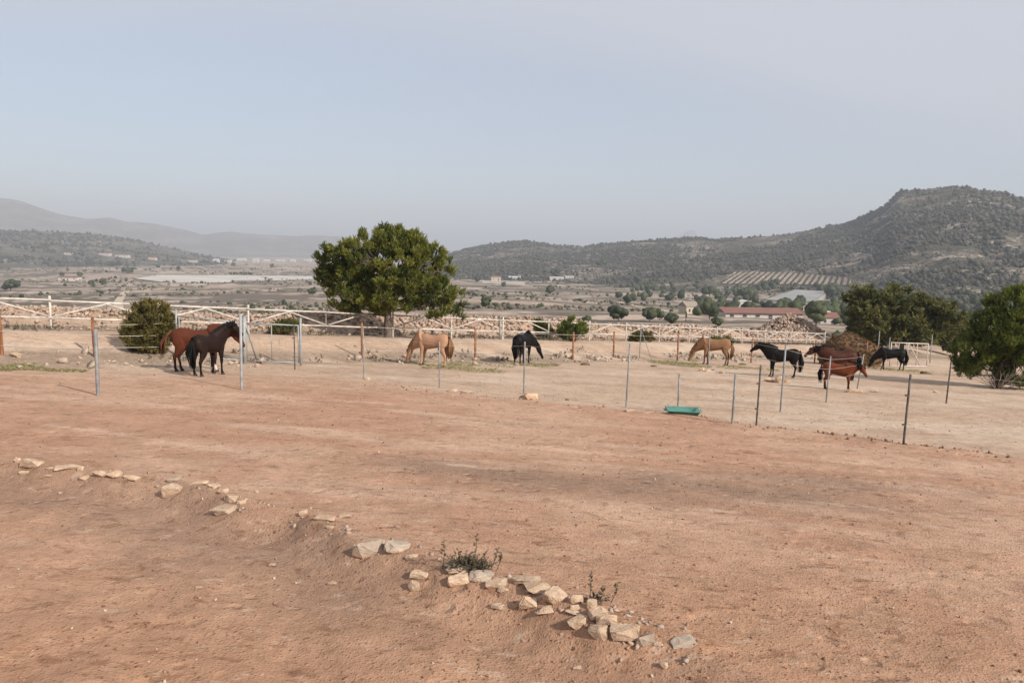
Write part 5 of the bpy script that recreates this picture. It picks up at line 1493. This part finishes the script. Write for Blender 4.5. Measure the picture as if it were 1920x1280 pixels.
    for i in range(9):
        s0 = poll + perp * .05 + v(0, g.uniform(-.03, .03), 0); e = poll + hd * g.uniform(.25, .42) + perp * .085 + v(0, g.uniform(-.04, .04), 0)
        tb.tube([s0 * h, (s0.lerp(e, .5) + perp * .03) * h, e * h], [.012 * h, .014 * h, .004 * h], 5)
    link('forelock', tb.mesh('forelock', HAIR[hair], True), mo)
    # tail: bundle of strands
    tb = TB(); tx, ty, tz = tail
    for i in range(34):
        a, b = g.gauss(0, 1), g.gauss(0, 1)
        s0 = v(-.535, a * .014, .925 + b * .01)
        e = v(-.55 + tx + b * .035, ty + a * .04, tz + abs(g.gauss(0, .06)))
        m1 = v(-.580 + tx * .12, ty * .15 + a * .020, .84 + b * .012); m2 = m1.lerp(e, .5) + v(-.035 + b * .02, a * .035, .02)
        tb.tube([q * h for q in (s0, m1, m2, e)], [.014 * h, .017 * h, .016 * h, .004 * h], 5)
    link('tail', tb.mesh('tail', HAIR[hair], True), root)
    return root
PI = math.pi
GR = dict(poll=(.80, 0, .47), nose=(.93, 0, .10))
horse(372, 697, 84, 0.20, 'bay', 'red', (.80, -.03, .90), (.99, -.06, .56), 'red bay horse with white front socks, standing behind the dark horse', (.02, -.03, .03, -.04), (-.22, .08, .38), socks=((0, .16), (1, .14)))
horse(392, 703, 80, 1.34, 'seal', 'black', (.70, -.18, 1.14), (.84, -.36, .86), 'dark brown horse in front of the red bay, head behind the tall post', (-.02, .02, .03, -.02), (-.02, 0, .22), mane_side=-1)
horse(812, 686, 62, PI - 0.42, 'palomino', 'tan', GR['poll'], GR['nose'], 'pale golden horse grazing with its head to the left', (.02, .08, -.05, .07), (-.02, 0, .25))
horse(979, 683, 59, 1.18, 'black', 'black', (.78, -.22, .50), (.92, -.36, .10), 'black grazing horse seen from behind in the middle of the paddock', (.03, -.04, .05, -.03), (-.01, 0, .20), fat=1.08, mane_side=-1)
horse(1340, 684, 51, PI - 0.30, 'buckskin', 'tan', GR['poll'], GR['nose'], 'tan horse grazing behind the tall pole, head to the left', (.05, -.08, .04, -.05), (-.01, 0, .24), fat=1.04)
horse(1466, 707, 55, PI - 0.18, 'black', 'black', (.82, 0, 1.06), (1.08, 0, .84), 'black horse standing with its head raised to the left', (-.02, .03, .06, .0), (-.005, 0, .18), fat=1.04)
horse(1572, 712, 58, PI - 0.06, 'darkbay', 'black', (.84, 0, .98), (1.12, 0, .74), 'dark bay horse with stretched neck behind the chestnut pony', (0, .02, 0, -.03), (-.005, 0, .3))
horse(1570, 731, 52, -0.50, 'chestnut', 'black', (.74, -.05, .90), (.93, -.10, .58), 'stocky chestnut pony facing right with black mane and tail', (.0, .06, -.04, .03), (-.03, 0, .20), fat=1.12, mane_side=-1)
horse(1671, 694, 42, PI - 0.2, 'black', 'black', GR['poll'], GR['nose'], 'rightmost black horse grazing in front of the pale gate', (.10, -.05, -.05, .05), (-.005, 0, .2))

# ------------------------------------------------------------------ haze
hz_m = bpy.data.materials.new('haze_air'); hz_m.use_nodes = True
ht = hz_m.node_tree; ht.nodes.clear()
ho = ht.nodes.new('ShaderNodeOutputMaterial'); hv = ht.nodes.new('ShaderNodeVolumePrincipled')
hv.inputs['Color'].default_value = (0.73, 0.77, 0.845, 1); hv.inputs['Density'].default_value = 2.2e-4; hv.inputs['Anisotropy'].default_value = 0.0
ht.links.new(hv.outputs[0], ho.inputs['Volume'])
bm = bmesh.new(); add_box(bm, (0, 0, 190), (61000, 61000, 560)); hzo = bm_obj('haze', bm, hz_m)
tag(hzo, 'thin pale dust haze filling the valley air', 'haze', kind='stuff')
